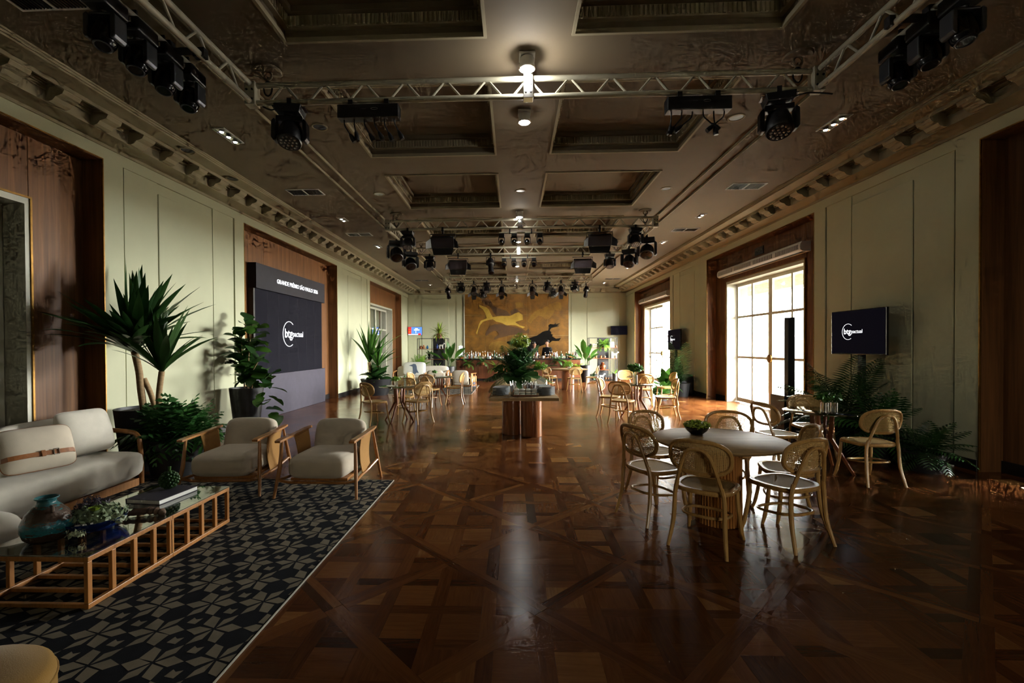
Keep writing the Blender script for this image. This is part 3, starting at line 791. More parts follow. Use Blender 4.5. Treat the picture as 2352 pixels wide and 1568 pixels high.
# ------------------------------------------------------------------ rugs
def rug(x0, x1, y0, y1, label, cell=.30):
    t = thing('rug', label, 'rug', ((x0+x1)/2, (y0+y1)/2, 0))
    w, h = (x1-x0)/2, (y1-y0)/2
    obj('pile', MB().box(-w, w, -h, h, .0005, .009), 'rugdark', t, bevel=.003)
    m = MB(); z = .0096
    def poly(pts):
        for a, b, c_ in ((1,0,w-.012), (-1,0,w-.012), (0,1,h-.012), (0,-1,h-.012)):
            pts = clip(pts, a, b, c_)
            if len(pts) < 3: return
        ar = sum(pts[i][0]*pts[(i+1) % len(pts)][1]-pts[(i+1) % len(pts)][0]*pts[i][1] for i in range(len(pts)))
        if ar < 0: pts = pts[::-1]
        m.add([(p[0], p[1], z) for p in pts], [tuple(range(len(pts)))])
    rng = random.Random(5)
    # six-petalled stars of long kites on a triangular lattice, with small notched pieces in the gaps
    u = Vector((cell, cell*.10)); v = Vector((cell*.42, cell*.90))
    n = int(max(w, h)/cell*2)+8
    for i in range(-n, n):
        for j in range(-n, n):
            c_ = u*i+v*j
            if abs(c_.x) > w+cell or abs(c_.y) > h+cell: continue
            jt = lambda: Vector((rng.uniform(-.02, .02), rng.uniform(-.02, .02)))*cell
            for k, q in enumerate((u, v, v-u, -u, -v, u-v)):
                d = q.normalized(); e = Vector((-d.y, d.x)); L_ = q.length*.5; wd = (.15, .10, .17)[k % 3]*cell
                b_ = c_+d*.035*cell
                poly([tuple(b_), tuple(b_+d*L_*.45+e*wd+jt()), tuple(c_+d*L_*.97+jt()*.5), tuple(b_+d*L_*.55-e*wd*.7+jt())])
            for k, q in enumerate(((u+v)/3, (v*2-u)/3)):
                if (i+2*j+k) % 3 == 0: continue
                e = c_+q; s_ = .085*cell
                poly([(e.x-s_*1.2, e.y-s_*.8), (e.x+s_*.9, e.y-s_*1.2), (e.x+s_*1.3, e.y+s_*.9), (e.x+s_*.1, e.y+s_*.45), (e.x-s_*.8, e.y+s_*1.1)])
    o = obj('woven_pattern', m, 'ruglight', t); o['kind'] = 'stuff'
    b = MB()
    for (p, q) in (((-w, -h), (w, -h)), ((w, -h), (w, h)), ((w, h), (-w, h)), ((-w, h), (-w, -h))):
        b.cyl((p[0], p[1], .006), (q[0], q[1], .006), .006, n=6)
    obj('bound_edge', b, 'rugtrim', t)
    return t
rug(-4.75, -1.385, .9, 5.20, 'large navy and beige geometric rug under the coffee table')
rug(-4.6, -1.35, 14.6, 18.0, 'far navy and beige geometric rug by the bar lounge', .34)

# ------------------------------------------------------------------ lounge armchairs
def make_armchair(x, y, rz, label, first=[None]):
    if first[0] is not None: return dup(first[0], (x, y, 0), rz, label)
    t = thing('lounge_chair', label, 'armchair', (x, y, 0), rz, 'wooden lounge chairs with cream cushions')   # faces -y
    obj('seat_cushion', MB().cushion((0, -.07, .315), (.62, .68, .27), 7, 36, 16, pv=3.6), 'cream', t, smooth=True, ang=80)
    Mx = Matrix.Rotation(rad(-17), 3, 'X')
    obj('back_cushion', MB().cushion((0, .27, .50), (.58, .20, .44), 3.2, 36, 18, M=Mx, pv=5.0), 'cream', t, smooth=True, ang=80)
    for s in (-1, 1):
        obj('front_leg', MB().tube([(s*.385, -.30, .58), (s*.40, -.33, .30), (s*.43, -.40, 0)], [.014, .021, .014], 10), 'armwood', t, smooth=True)
        obj('rear_leg', MB().tube([(s*.385, .26, .585), (s*.405, .33, .30), (s*.43, .42, 0)], [.014, .021, .014], 10), 'armwood', t, smooth=True)
        a = MB(); prof = [(-.40, .585, .030), (-.33, .592, .036), (0, .600, .030), (.22, .612, .034), (.34, .618, .02)]
        vs = []; 
        for (yy, zz, ww) in prof:
            vs += [(s*.385-ww, yy, zz-.012), (s*.385+ww, yy, zz-.012), (s*.385+ww, yy, zz+.012), (s*.385-ww, yy, zz+.012)]
        fs = [(0,1,2,3), (19,18,17,16)]+[(i*4+j, (i+1)*4+j, (i+1)*4+(j+1) % 4, i*4+(j+1) % 4) for i in range(4) for j in range(4)]
        obj('armrest', a.add(vs, fs), 'armwood', t, bevel=.005)
        sp = MB(); vs = []
        for k in range(9):
            f = k/8; z = .595-.42*f; x_ = s*(.372-.03*sin(pi*f*.9)); y0 = -.08+.05*f; y1 = .25-.02*f
            vs += [(x_-.004, y0, z), (x_+.004, y0, z), (x_+.004, y1, z), (x_-.004, y1, z)]
        fs = [(0,1,2,3), (35,34,33,32)]+[(i*4+j, (i+1)*4+j, (i+1)*4+(j+1) % 4, i*4+(j+1) % 4) for i in range(8) for j in range(4)]
        me = sp.add(vs, fs).mesh('cane_side', True); setuv(me, lambda v: (v.y/.016, v.z/.016)); obj('cane_side', me, 'caneside', t)
        obj('side_rail', MB().tube(spline([(s*.415, -.37, .18), (s*.375, -.1, .17), (s*.372, .1, .175), (s*.412, .36, .24)], 4), .015, 8), 'armwood', t, smooth=True)
    obj('front_rail', MB().tube([(-.405, -.36, .185), (-.3, -.33, .155), (.3, -.33, .155), (.405, -.36, .185)], .016, 8), 'armwood', t, smooth=True)
    obj('seat_base', MB().box(-.30, .30, -.30, .26, .165, .195), 'armwood', t)
    first[0] = t; return t
cane_mat('caneside', (.44,.23,.075), 1.0, False)
make_armchair(-3.08, 4.98, rad(3), 'cream lounge chair with wooden arms, left one of the pair on the near rug')
make_armchair(-2.01, 4.93, rad(-1), 'cream lounge chair with wooden arms, right one of the pair on the near rug')
make_armchair(-1.78, 15.9, rad(172), 'cream lounge chair with wooden arms, seen from behind by the far rug')
make_armchair(-2.75, 16.1, rad(184), 'cream lounge chair partly hidden by cane chairs, left of the far lounge')

# ------------------------------------------------------------------ sofas
def sofa(x, y, L, rz, label, arm_first=True):
    # runs along local x from 0 to L, faces -y, back at +y
    t = thing('sofa', label, 'sofa', (x, y, 0), rz)
    obj('seat_cushion', MB().cushion((L/2, -.42, .27), (L-.06, .92, .36), 14, 60, 16, pv=4.5), 'sofacream', t, smooth=True, ang=80)
    obj('plinth', MB().box(.08, L-.08, -.80, -.03, .02, .10), 'armwood', t)
    n = max(2, round(L/.85)); Mx = Matrix.Rotation(rad(-12), 3, 'X')
    for k in range(n):
        obj('back_cushion', MB().cushion((L*(k+.5)/n, -.10, .585), (L/n-.02, .26, .44), 4, 36, 16, M=Mx, pv=5), 'sofacream', t, smooth=True, ang=80)
    for xx in (0, L):
        obj('arm_frame', MB().tube(spline([(xx, -.06, .03), (xx, -.05, .35), (xx, -.06, .56), (xx, -.13, .615), (xx, -.30, .625), (xx, -.62, .60), (xx, -.72, .56), (xx, -.75, .45), (xx, -.76, .2), (xx, -.76, .02)], 5), .026, 10), 'armwood', t, smooth=True)
    obj('back_frame', MB().box(.0, L, -.01, .03, .10, .52), 'armwood', t)
    return t
sofa(-4.98, 2.08, 2.92, rad(90), 'long cream sofa with a wooden arm along the left wall')
sofa(-4.45, 17.45, 2.0, 0, 'cream sofa with curved wooden arms at the far rug, under the printed cushion')
# cushions, pouf, ottoman
def pillow(name, label, cat, c_, d, Mx, m, strap=False):
    t = thing(name, label, cat, c_)
    obj('pillow_body', MB().cushion((0,0,0), d, 7, 48, 14, pinch=.75, M=Mx), m, t, smooth=True, ang=80)
    ed = []
    for k in range(40):
        a = 2*pi*k/40; ed.append(Mx @ Vector((d[0]/2*sq(cos(a), .286)*.99, d[1]/2*sq(sin(a), .286)*.99, 0)))
    obj('piping', MB().tube(ed, .006, 6, closed=True), m if not strap else 'leather', t, smooth=True)
    if strap:
        def band(y, w, dz):
            vs = []; n = 14
            for i in range(n+1):
                u = -1+2*i/n; k = (1-abs(u)**3.2)**.35 if abs(u) < 1 else 0; zz = d[2]/2*k*1.0+dz
                for e in (-1, 1): vs.append(Mx @ Vector((u*d[0]/2, y+e*w/2, zz+.004)))
            return [tuple(v) for v in vs], [(2*i, 2*i+2, 2*i+3, 2*i+1) for i in range(n)]
        o = obj('leather_strap', MB().add(*band(-.07, .040, .004)), 'leather', t); so = o.modifiers.new('s', 'SOLIDIFY'); so.thickness = .006
        o = obj('strap_loop', MB().cbox(tuple(Mx @ Vector((.0, -.07, d[2]/2+.014))), (.03, .055, .012), Mx), 'leather', t, bevel=.003)
        o = obj('buckle', MB().tube([tuple(Mx @ Vector((.09+a_, -.07+b_, d[2]/2+.012))) for a_, b_ in ((-.018,-.026), (.018,-.026), (.018,.026), (-.018,.026))], .005, 6, closed=True), 'chrome', t)
    return t
# the strapped cushion leans on the sofa back facing +x and the camera
def lean(rz, tilt): return Matrix.Rotation(rz, 3, 'Z') @ Matrix.Rotation(rad(90-tilt), 3, 'X')
pillow('throw_pillow', 'beige throw pillow with a brown leather strap and buckle on the near sofa', 'pillow', (-4.30, 3.95, .645), (.52, .40, .16), lean(rad(68), 22), 'cream', True)
pillow('scatter_cushion', 'plain cream cushion at the far end of the near sofa, beside the wooden arm', 'pillow', (-4.50, 4.62, .675), (.52, .46, .20), lean(rad(82), 18), 'sofacream')
t = thing('pouf', 'white rounded pouf at the left edge, behind the teal vase', 'pouf', (-3.93, 3.02, 0))
obj('pouf_body', MB().cushion((0, 0, .215), (.55, .60, .33), 5, 36, 14), 'sofacream', t, smooth=True, ang=80)
obj('pouf_base', MB().lathe([(0, 0), (.20, 0), (.20, .06), (0, .06)], n=28), 'armwood', t)
t = thing('ottoman', 'round mustard leather ottoman in the lower left corner', 'ottoman', (-1.95, 1.46, 0))
obj('ottoman_body', MB().lathe([(0, .015), (.27, .015), (.285, .03), (.29, .06), (.29, .34), (.283, .365), (.262, .380), (.15, .386), (0, .388)], n=48), 'mustard', t, smooth=True, ang=60)
obj('seam', MB().tube([(.2915*cos(2*pi*k/48), .2915*sin(2*pi*k/48), .335) for k in range(48)], .004, 6, closed=True), 'mustard', t)
for (a, b) in ((.2, 0), (2.3, 0), (4.4, 0)): obj('foot', MB().lathe([(0, 0), (.02, 0), (.02, .016), (0, .016)], (.2*cos(a), .2*sin(a), 0), 12), 'black', t)

# ------------------------------------------------------------------ coffee table
def coffee_table():
    x0, x1, y0, y1, h, b = -3.21, -2.51, 2.58, 3.92, .318, .030
    t = thing('coffee_table', 'low glass-topped coffee table of honey-coloured wooden slats on the near rug', 'table', (x0, y0, 0))
    w, l = x1-x0, y1-y0; z0 = .0095
    def bar(n_, *a): obj(n_, MB().box(*a), 'honey', t, bevel=.003)
    for x in (0, w-b):
        for (ya, yb_) in ((0, l/2), (l/2, l)):
            bar('side_rail', x, x+b, ya, yb_, h-b, h); bar('side_rail', x, x+b, ya, yb_, z0, z0+b)
        for k in range(9):
            y = k*(l-b)/8
            bar('post', x+.002, x+b-.002, y, y+b, z0+b, h-b)
        bar('post', x+.002, x+b-.002, l/2-b, l/2-.002, z0+b, h-b)
    for k in range(9):
        y = k*(l-b)/8; bar('cross_slat', b, w-b, y+.002, y+b-.002, z0+.003, z0+b-.003)
    for y in (0, l-b): bar('end_rail', b, w-b, y, y+b, h-b, h)
    for (ya, yb_) in ((-.004, l/2-.002), (l/2+.002, l+.004)):
        obj('glass_pane', MB().box(-.004, w+.004, ya, yb_, h+.0005, h+.0085), 'tableglass', t, bevel=.002)
coffee_table_z = .327
glass('tableglass', (.72,.76,.74), .015, .35)
coffee_table()
def vase():
    t = thing('ceramic_vase', 'rough brown vase with turquoise glaze on the coffee table', 'vase', (-2.99, 2.80, coffee_table_z))
    m, n, b = nodes('vaseglaze'); P(b, rough=.25)
    z = coords(n); s_ = n.nodes.new('ShaderNodeSeparateXYZ'); n.links.new(z, s_.inputs[0])
    f = noise(n, coords(n, 'Object', (6, 6, 22)), 3, 6, .7)
    a = n.nodes.new('ShaderNodeMath'); a.operation = 'MULTIPLY_ADD'; a.inputs[1].default_value = .22; n.links.new(f, a.inputs[0]); n.links.new(s_.outputs[2], a.inputs[2])
    n.links.new(ramp(n, a.outputs[0], [(.10, (.06,.038,.026)), (.17, (.05,.03,.02)), (.175, (.03,.20,.24)), (.235, (.015,.13,.17)), (.24, (.08,.05,.035)), (.33, (.055,.036,.026)), (.335, (.03,.12,.13))]), b.inputs['Base Color'])
    bump(n, b, noise(n, coords(n), 40, 4), .5, .01)
    obj('vase_body', MB().lathe([(0, 0), (.085, 0), (.115, .03), (.130, .075), (.128, .12), (.105, .175), (.07, .215), (.048, .238), (.047, .255), (.062, .268), (.060, .273), (.043, .262), (.040, .24), (0, .2)], n=36), 'vaseglaze', t, smooth=True, ang=70)
    for a in (-.5, 2.6): obj('lug', MB().tube([(.075*cos(a)+.0, .075*sin(a), .225), (.10*cos(a), .10*sin(a), .222), (.102*cos(a), .102*sin(a), .20), (.088*cos(a), .088*sin(a), .19)], .009, 8), 'clay', t, smooth=True)
vase()

# ------------------------------------------------------------------ plants
def blade_mesh(L, W, th0, bend, n=7, fold=.25, shape='sword', twist=0):
    # base at origin, starts leaning th0 from vertical toward +x and keeps bending
    vs = []; p = Vector((0,0,0)); th = th0
    for i in range(n+1):
        f = i/n
        if shape == 'sword': w = W*(.35+1.15*f*1.2 if f < .45 else 1-((f-.45)/.55)**1.7)
        elif shape == 'oval': w = W*(sin(pi*min(1, max(0, (f-.12)/.88)))**.6 if f > .12 else .05)
        elif shape == 'fiddle': w = W*(.05 if f < .1 else (.55+.2*sin((f-.1)*9) if f < .45 else sin(pi*min(1, (f-.45)/.55*.62+.38))**.7*1.05))
        elif shape == 'paddle': w = W*(.035 if f < .42 else sin(pi*min(1, (f-.42)/.58))**.55)
        w = max(w, .002) if i < n else .0015
        d = Vector((sin(th), 0, cos(th))); up = Vector((-cos(th), 0, sin(th)))
        tw = twist*f
        sd = Vector((0, cos(tw), 0))+up*sin(tw)
        vs += [p+sd*w/2+up*w*fold*.5, p, p-sd*w/2+up*w*fold*.5]
        p = p+d*L/n; th += bend/n
    fs = []
    for i in range(n):
        a = i*3; fs += [(a, a+1, a+4, a+3), (a+1, a+2, a+5, a+4)]
    return MB().add(vs, fs).mesh('leaf', True, 60)
def frond_mesh(L, W, th0, bend, n=16, leaf=.03, dens=1):
    mb = MB(); p = Vector((0,0,0)); th = th0; pts = []
    for i in range(n+1):
        pts.append((p.copy(), th)); p = p+Vector((sin(th), 0, cos(th)))*L/n; th += bend/n
    mb.tube([q[0] for q in pts], [.006*(1-.8*i/n)*max(.5, L) for i in range(n+1)], 5)
    for i in range(2, n+1):
        q, th = pts[i]; f = i/n; ll = W*sin(pi*min(1, .12+f*.85))**.7
        d = Vector((sin(th), 0, cos(th)))
        for s in (-1, 1):
            for e in range(dens):
                b0 = q+d*(L/n)*e/dens
                v = (Vector((0, s, 0))*.85+d*.55+Vector((0, 0, -.12))).normalized()
                tip = b0+v*ll+Vector((0, 0, -.12*ll)); sd = d*leaf/2
                mid = b0+v*ll*.5+Vector((0, 0, .02*ll))
                mb.add([b0-sd*.3, b0+sd*.3, mid+sd, mid-sd, tip], [(0,1,2,3), (3,2,4)])
    return mb.mesh('frond', True, 60)
BL = {}
def bl(key, fn):
    if key not in BL: BL[key] = fn()
    return BL[key]
def crown(par, base, n, kind, L, W, mat_, th=(.1, 1.3), bend=(.2, .9), jitter=.1, name='leaf', seed=1, sc=(.8, 1.15), k=6, rz0=0):
    rng = random.Random(seed)
    meshes = []
    for i in range(k):
        f = i/(k-1)
        key = (kind, L, W, th, bend, i, mat_)
        def mk():
            t0 = lerp(th[0], th[1], f); b0 = lerp(bend[0], bend[1], f)
            if kind == 'frond': me = frond_mesh(L, W, t0, b0, 26, .020)
            elif kind == 'cut': me = frond_mesh(L, W, t0, b0, 7, .052)
            elif kind == 'fern': me = frond_mesh(L, W, t0, b0, 12, .035*max(1, L/.5)*.8)
            else: me = blade_mesh(L, W, t0, b0, shape=kind, twist=.3*(-1)**i)
            me.materials.append(M[mat_]); return me
        meshes.append(bl(key, mk))
    for i in range(n):
        f = (i+.5)/n; me = meshes[min(k-1, int(f*k))]
        a = i*2.39996+rz0+rng.uniform(-jitter, jitter)*3
        o = obj(name, me, None, par, loc=base)
        s_ = rng.uniform(*sc); jx, jy = rng.uniform(-jitter, jitter), rng.uniform(-jitter, jitter)
        q = me.vertices[-2].co.copy(); mid = me.vertices[len(me.vertices)//2].co.copy()
        bx_, by_ = par.location.x+base[0], par.location.y
        for tr in range(14):
            E_ = Matrix.Rotation(a, 3, 'Z') @ Matrix.Rotation(jy, 3, 'Y') @ Matrix.Rotation(jx, 3, 'X')
            xs = [bx_+(E_ @ v).x*s_ for v in (q, mid)]
            if min(xs) > XL+.12 and max(xs) < XR-.12: break
            a += 2.39996; 
            if tr > 6: s_ *= .88
        o.rotation_euler = (jx, jy, a); o.scale = (s_, s_, s_)
def pot(par, r0, r1, h, mat_='pot', base=(0,0,0), n=28):
    obj('pot', MB().lathe([(0, 0), (r0, 0), (r1, h), (r1-.02, h), (r1-.03, h-.05), (0, h-.05)], base, n), mat_, par, smooth=True)
    obj('soil', MB().lathe([(0, h-.049), (r1-.032, h-.049), (r1-.04, h-.035), (0, h-.03)], base, n), 'soil', par)
def bush(par, c_, r, n, leaf, mat_, seed=0, name='foliage', flat=.8, shape=.45):
    # a mass of small leaves in one mesh (too small to pick apart)
    rng = random.Random(seed); mb = MB()
    for _ in range(n):
        u = rng.uniform(-1, 1); a = rng.uniform(0, 2*pi); q = sqrt(1-u*u); rr = rng.uniform(.35, 1)**.6
        d = Vector((q*cos(a), q*sin(a), u*flat if u > 0 else u*flat*.5)); p = Vector(c_)+Vector((d.x*r[0], d.y*r[1], d.z*r[2]))*rr
        nr = (d+Vector((rng.uniform(-.8,.8), rng.uniform(-.8,.8), rng.uniform(-.3,.9)))).normalized()
        t1 = nr.orthogonal().normalized(); t1 = Matrix.Rotation(rng.uniform(0, 6.28), 3, nr) @ t1; t2 = nr.cross(t1)
        l = leaf*rng.uniform(.6, 1.25); w_ = l*shape
        mb.add([p-t1*l/2, p+t2*w_/2, p+t1*l/2+nr*l*.12, p-t2*w_/2], [(0,1,2,3)])
    o = obj(name, mb, mat_, par); o['kind'] = 'stuff'; return o

# dracaena by the near left doors
t = thing('dracaena', 'tall dracaena with three trunks and sword leaves in a black pot beside the left doors', 'plant', (-4.76, 5.72, 0))
pot(t, .25, .33, .78)
def trunk(par, pts, r): obj('trunk', MB().tube(spline(pts, 5), r, 10), 'trunk', par, smooth=True)
trunk(t, [(-.02, 0, .72), (-.06, .0, 1.0), (-.10, .02, 1.25), (-.16, .02, 1.52)], .040)
trunk(t, [(.10, .05, .72), (.02, .06, .95), (-.06, .05, 1.15)], .032)
trunk(t, [(.22, -.05, .72), (.22, -.05, .95), (.26, -.05, 1.25)], .034)
crown(t, (-.16, .02, 1.50), 52, 'sword', 1.10, .125, 'leaf_dark', (.05, 1.1), (.12, .5), seed=2, sc=(.78, 1.1), jitter=.22)
for k_ in range(14):
    me = BL[('sword', 1.10, .125, (.05, 1.1), (.12, .5), 3+k_ % 3, 'leaf_dark')]; o = obj('leaf', me, None, t, loc=(-.16, .02, 1.48)); o.rotation_euler = (0, 0, rad(-128+6.5*k_)); s_ = .8+.03*(k_*5 % 9); o.scale = (s_,)*3
crown(t, (.26, -.05, 1.23), 32, 'sword', .86, .105, 'leaf_dark', (.05, .85), (.1, .5), seed=3, sc=(.75, 1.1))
t = thing('leafy_planter', 'wide black planter overflowing with deeply cut green leaves beside the lounge chair', 'plant', (-4.14, 5.43, 0))
pot(t, .25, .33, .46)
crown(t, (0, 0, .40), 64, 'cut', .54, .19, 'leaf_fern', (.15, 1.3), (.5, 1.3), seed=5, name='leaf')
crown(t, (-.18, .02, .40), 36, 'cut', .50, .18, 'leaf_fern', (.3, 1.35), (.5, 1.4), seed=6, name='leaf')
crown(t, (.20, -.03, .40), 36, 'cut', .50, .18, 'leaf_fern', (.3, 1.35), (.5, 1.4), seed=7, name='leaf')

# fiddle-leaf fig by the big screen
def fiddle(x, y, label, seed=4):
    t = thing('fiddle_leaf_fig', label, 'plant', (x, y, 0)); pot(t, .20, .285, .82)
    rng = random.Random(seed)
    ms = []
    for i in range(5):
        me = blade_mesh(.37, .27, .5+.25*i, .6, 7, .15, 'fiddle', .2); me.materials.append(M['leaf_mid' if i % 2 else 'leaf_dark']); ms.append(me)
    stems = [(-.14, .02, 1.5), (-.05, -.05, 1.75), (.03, .05, 1.95), (.10, -.02, 1.85), (.0, .1, 1.6), (.42, -.12, 1.02), (.30, -.15, 1.3)]
    for (dx, dy, z) in stems:
        b0 = (dx*.3, dy*.6, .76); low = z < 1.1
        pts = [b0, (dx*.6, dy, lerp(.78, z, .55)+(.15 if low else 0)), (dx*1.1, dy*1.3, z)]
        pp = spline(pts, 5); obj('stem', MB().tube(pp, .011, 6), 'trunk', t, smooth=True)
        for k in range(13):
            q = pp[min(len(pp)-1, 3+int(k*.68))]
            o = obj('leaf', ms[rng.randrange(5)], None, t, loc=q); o.rotation_euler = (rng.uniform(-.3,.3), rng.uniform(-.2, .6), rng.uniform(0, 6.28)); s_ = rng.uniform(.7, 1.05); o.scale = (s_,)*3
    for k in range(9):   # drooping branch on the right
        q = (.42+.05*(k % 3), -.12-.03*(k % 4), .98-.075*k)
        o = obj('leaf', ms[k % 5], None, t, loc=q); o.rotation_euler = (rng.uniform(-.4,.4), rng.uniform(.3, 1.0), rng.uniform(-1.6, 1.0)); o.scale = (.9,)*3
fiddle(-4.86, 8.12, 'fiddle-leaf fig in a tall charcoal pot beside the big screen')

# far-left dracaena with dark broad leaves
t = thing('dracaena', 'dracaena above dark broad leaves in a round planter past the big screen', 'plant', (-4.42, 14.55, 0))
pot(t, .36, .50, .52, 'blackmetal')
trunk(t, [(-.18, .05, .45), (-.22, .05, .8), (-.24, .05, 1.05)], .05); trunk(t, [(.06, .05, .45), (.03, .05, .7), (.03, .05, .92)], .045)
crown(t, (-.24, .05, 1.03), 30, 'sword', 1.35, .10, 'leaf_mid', (.05, .75), (.1, .45), seed=8, sc=(.7, 1.1))
crown(t, (.03, .05, .90), 22, 'sword', 1.0, .085, 'leaf_mid', (.05, .85), (.1, .5), seed=9, sc=(.7, 1.1))
crown(t, (0, 0, .46), 30, 'oval', .58, .28, 'leaf_dark', (.2, 1.35), (.5, 1.3), seed=10)

# palm and greenery beside the large television
t = thing('feathery_palm', 'dark feathery palm behind the large television stand on the right', 'plant', (4.94, 6.95, 0))
pot(t, .2, .27, .45)
crown(t, (0, 0, .42), 24, 'frond', .95, .30, 'leaf_dark', (.3, 1.3), (.4, 1.2), seed=11, name='frond')
t = thing('bushy_fern', 'low dark bushy fern below the large television on the right', 'plant', (4.90, 6.28, 0))
pot(t, .2, .26, .36)
crown(t, (0, 0, .33), 34, 'fern', .62, .20, 'leaf_fern', (.1, 1.35), (.5, 1.4), seed=12, name='frond')
t = thing('bushy_fern', 'low dark fern at the foot of the right wall behind the single cane chair', 'plant', (5.02, 5.72, 0))
pot(t, .16, .22, .24)
crown(t, (0, 0, .22), 26, 'fern', .46, .16, 'leaf_dark', (.3, 1.4), (.6, 1.4), seed=13, name='frond')
t = thing('feathery_palm', 'dark palm against the wall by the farther right television', 'plant', (5.12, 14.05, 0))
pot(t, .2, .26, .4)
crown(t, (0, 0, .38), 16, 'frond', 1.25, .3, 'leaf_dark', (.1, .9), (.3, 1.0), seed=14, name='frond')
t = thing('broad_leaf_plant', 'broad-leaved floor plant beside the farther right subwoofer', 'plant', (4.55, 13.75, 0))
pot(t, .18, .24, .3)
crown(t, (0, 0, .28), 30, 'oval', .55, .22, 'leaf_mid', (.1, 1.3), (.4, 1.2), seed=15)
t = thing('bushy_fern', 'spreading fern on the floor near the right-hand profile chairs', 'plant', (4.15, 12.9, 0))
pot(t, .14, .2, .2)
crown(t, (0, 0, .18), 26, 'fern', .45, .16, 'leaf_mid', (.3, 1.35), (.5, 1.3), seed=16, name='frond')

# bowl of succulents, driftwood, book and seed ornament on the coffee table
t = thing('succulent_bowl', 'blue glazed bowl of pale succulents on the coffee table', 'plant', (-2.84, 2.97, coffee_table_z))
obj('bowl', MB().lathe([(0, 0), (.09, 0), (.14, .025), (.175, .065), (.185, .085), (.178, .085), (.165, .06), (0, .05)], n=36), 'blueglaze', t, smooth=True)
bush(t, (.03, -.01, .105), (.17, .15, .075), 420, .042, 'leaf_silver', 1, shape=.55)
bush(t, (-.07, .06, .14), (.10, .09, .08), 200, .035, 'leaf_purple', 2, name='purple_foliage', shape=.5)
for k in range(5):
    a = k*1.25; o = bush(t, (.19*cos(a), .17*sin(a)-.02, .075-.008*k), (.05, .05, .05), 40, .038, 'leaf_silver', 20+k, name='trailing_stem', shape=.5)
obj('rosette', MB().lathe([(0, .0), (.022, .012), (.035, .03), (.02, .022), (.008, .03), (0, .02)], (.09, -.09, .15), 9), 'leaf_lime', t)
def driftwood():
    rng = random.Random(2); mb = MB()
    t = thing('driftwood', 'gnarled brown driftwood piece lying on the coffee table', 'driftwood', (-2.72, 3.20, coffee_table_z))
    pts = [(-.14, -.05, .02), (-.06, -.01, .028), (.02, .02, .03), (.10, .035, .026), (.17, .03, .014)]
    obj('log', MB().tube(spline(pts, 4), [.018+.012*sin(k*1.7)**2 for k in range(16)]+[.006], 9), 'terracotta' if False else 'clay', t, smooth=True)
    obj('branch', MB().tube(spline([(.0, .015, .03), (.02, .07, .03), (.07, .10, .02)], 4), [.014]*5+[.01, .008, .006, .004], 7), 'clay', t, smooth=True)
driftwood()
t = thing('book', 'large grey and white hardcover book on the far end of the coffee table', 'book', (-2.88, 3.63, coffee_table_z), rad(-6))
obj('cover', MB().box(-.15, .15, -.19, .19, 0, .004).box(-.15, .15, -.19, .19, .034, .038).box(-.15, -.146, -.19, .19, .004, .034), 'plinthgrey', t)
obj('pages', MB().box(-.144, .145, -.185, .185, .0045, .0335), 'paper', t)
t = thing('seed_ornament', 'round dark green seed-pod ornament with a stalk on the grey book', 'ornament', (-2.90, 3.72, coffee_table_z+.0385))
obj('core', MB().ball((0,0,.075), .062, 16, 10), 'leaf_dark', t, smooth=True)
sm = MB().ball((0,0,0), .0125, 8, 5).mesh('seed', True); sm.materials.append(M['leaf_dark'])
for k in range(90):
    z = 1-2*(k+.5)/90; a = k*2.39996; q = sqrt(1-z*z); obj('seed', sm, None, t, loc=(.066*q*cos(a), .066*q*sin(a), .075+.066*z))
obj('stalk', MB().tube([(0,0,.13), (.004,.0,.16), (.002,.004,.185)], [.012, .011, .013], 8), 'leaf_mid', t, smooth=True)
# small plants on the tables
t = thing('fern_bowl', 'glass bowl of moss-green fern on the round oak table', 'plant', (1.70, 4.28, .725))
obj('bowl', MB().lathe([(0, 0), (.05, 0), (.085, .03), (.11, .065), (.105, .068), (.08, .035), (0, .012)], n=28), 'blackgloss', t, smooth=True)
bush(t, (0, 0, .085), (.125, .125, .055), 420, .036, 'leaf_lime', 3, shape=.6)
def jar(x, y, z, label, h=.13, r=.04, fol=.10, n=120, mat_='leaf_mid', leaf=.06, group=None, up=.06):
    t = thing('flower_jar', label, 'vase', (x, y, z), 0, group)
    obj('jar_glass', MB().lathe([(0, 0), (r, 0), (r, h), (r-.003, h), (r-.003, .006), (0, .006)], n=20), 'clearglass', t, smooth=True)
    obj('water', MB().lathe([(0, .007), (r-.004, .007), (r-.004, h*.7), (0, h*.7)], n=20), 'clearglass', t)
    for k in range(5): 
        a = k*1.3; obj('stem', MB().tube([(.012*cos(a), .012*sin(a), .01), (.02*cos(a), .02*sin(a), h), (.05*cos(a), .05*sin(a), h+up)], .0025, 5), 'leaf_mid', t)
    bush(t, (0, 0, h+up), (fol, fol, fol*.75), n, leaf, mat_, int(x*100) % 97, shape=.5)
jar(3.78, 5.66, .725, 'left of the two clear glass flower jars under the large television', .12, .045, .11, 130)
jar(3.92, 5.70, .725, 'right of the two clear glass flower jars under the large television', .115, .042, .10, 110)
jar(2.58, 9.72, .725, 'tall clear vase of leafy greenery on the right-hand glass table', .20, .05, .17, 150, leaf=.12, up=.14)
jar(-2.44, 9.40, .725, 'clear glass jar of small greenery on the front left glass table', .09, .04, .10, 110, 'leaf_bright')
jar(-2.24, 9.34, .725, 'narrow clear vase beside the greenery on the front left glass table', .15, .02, .02, 6)
jar(-2.12, 12.2, .725, 'small green plant on the second left glass table', .08, .04, .07, 70, 'leaf_mid')
jar(1.98, 16.2, .725, 'small dark plant on the oak table in front of the bar', .09, .06, .16, 160, 'leaf_bright', .09)
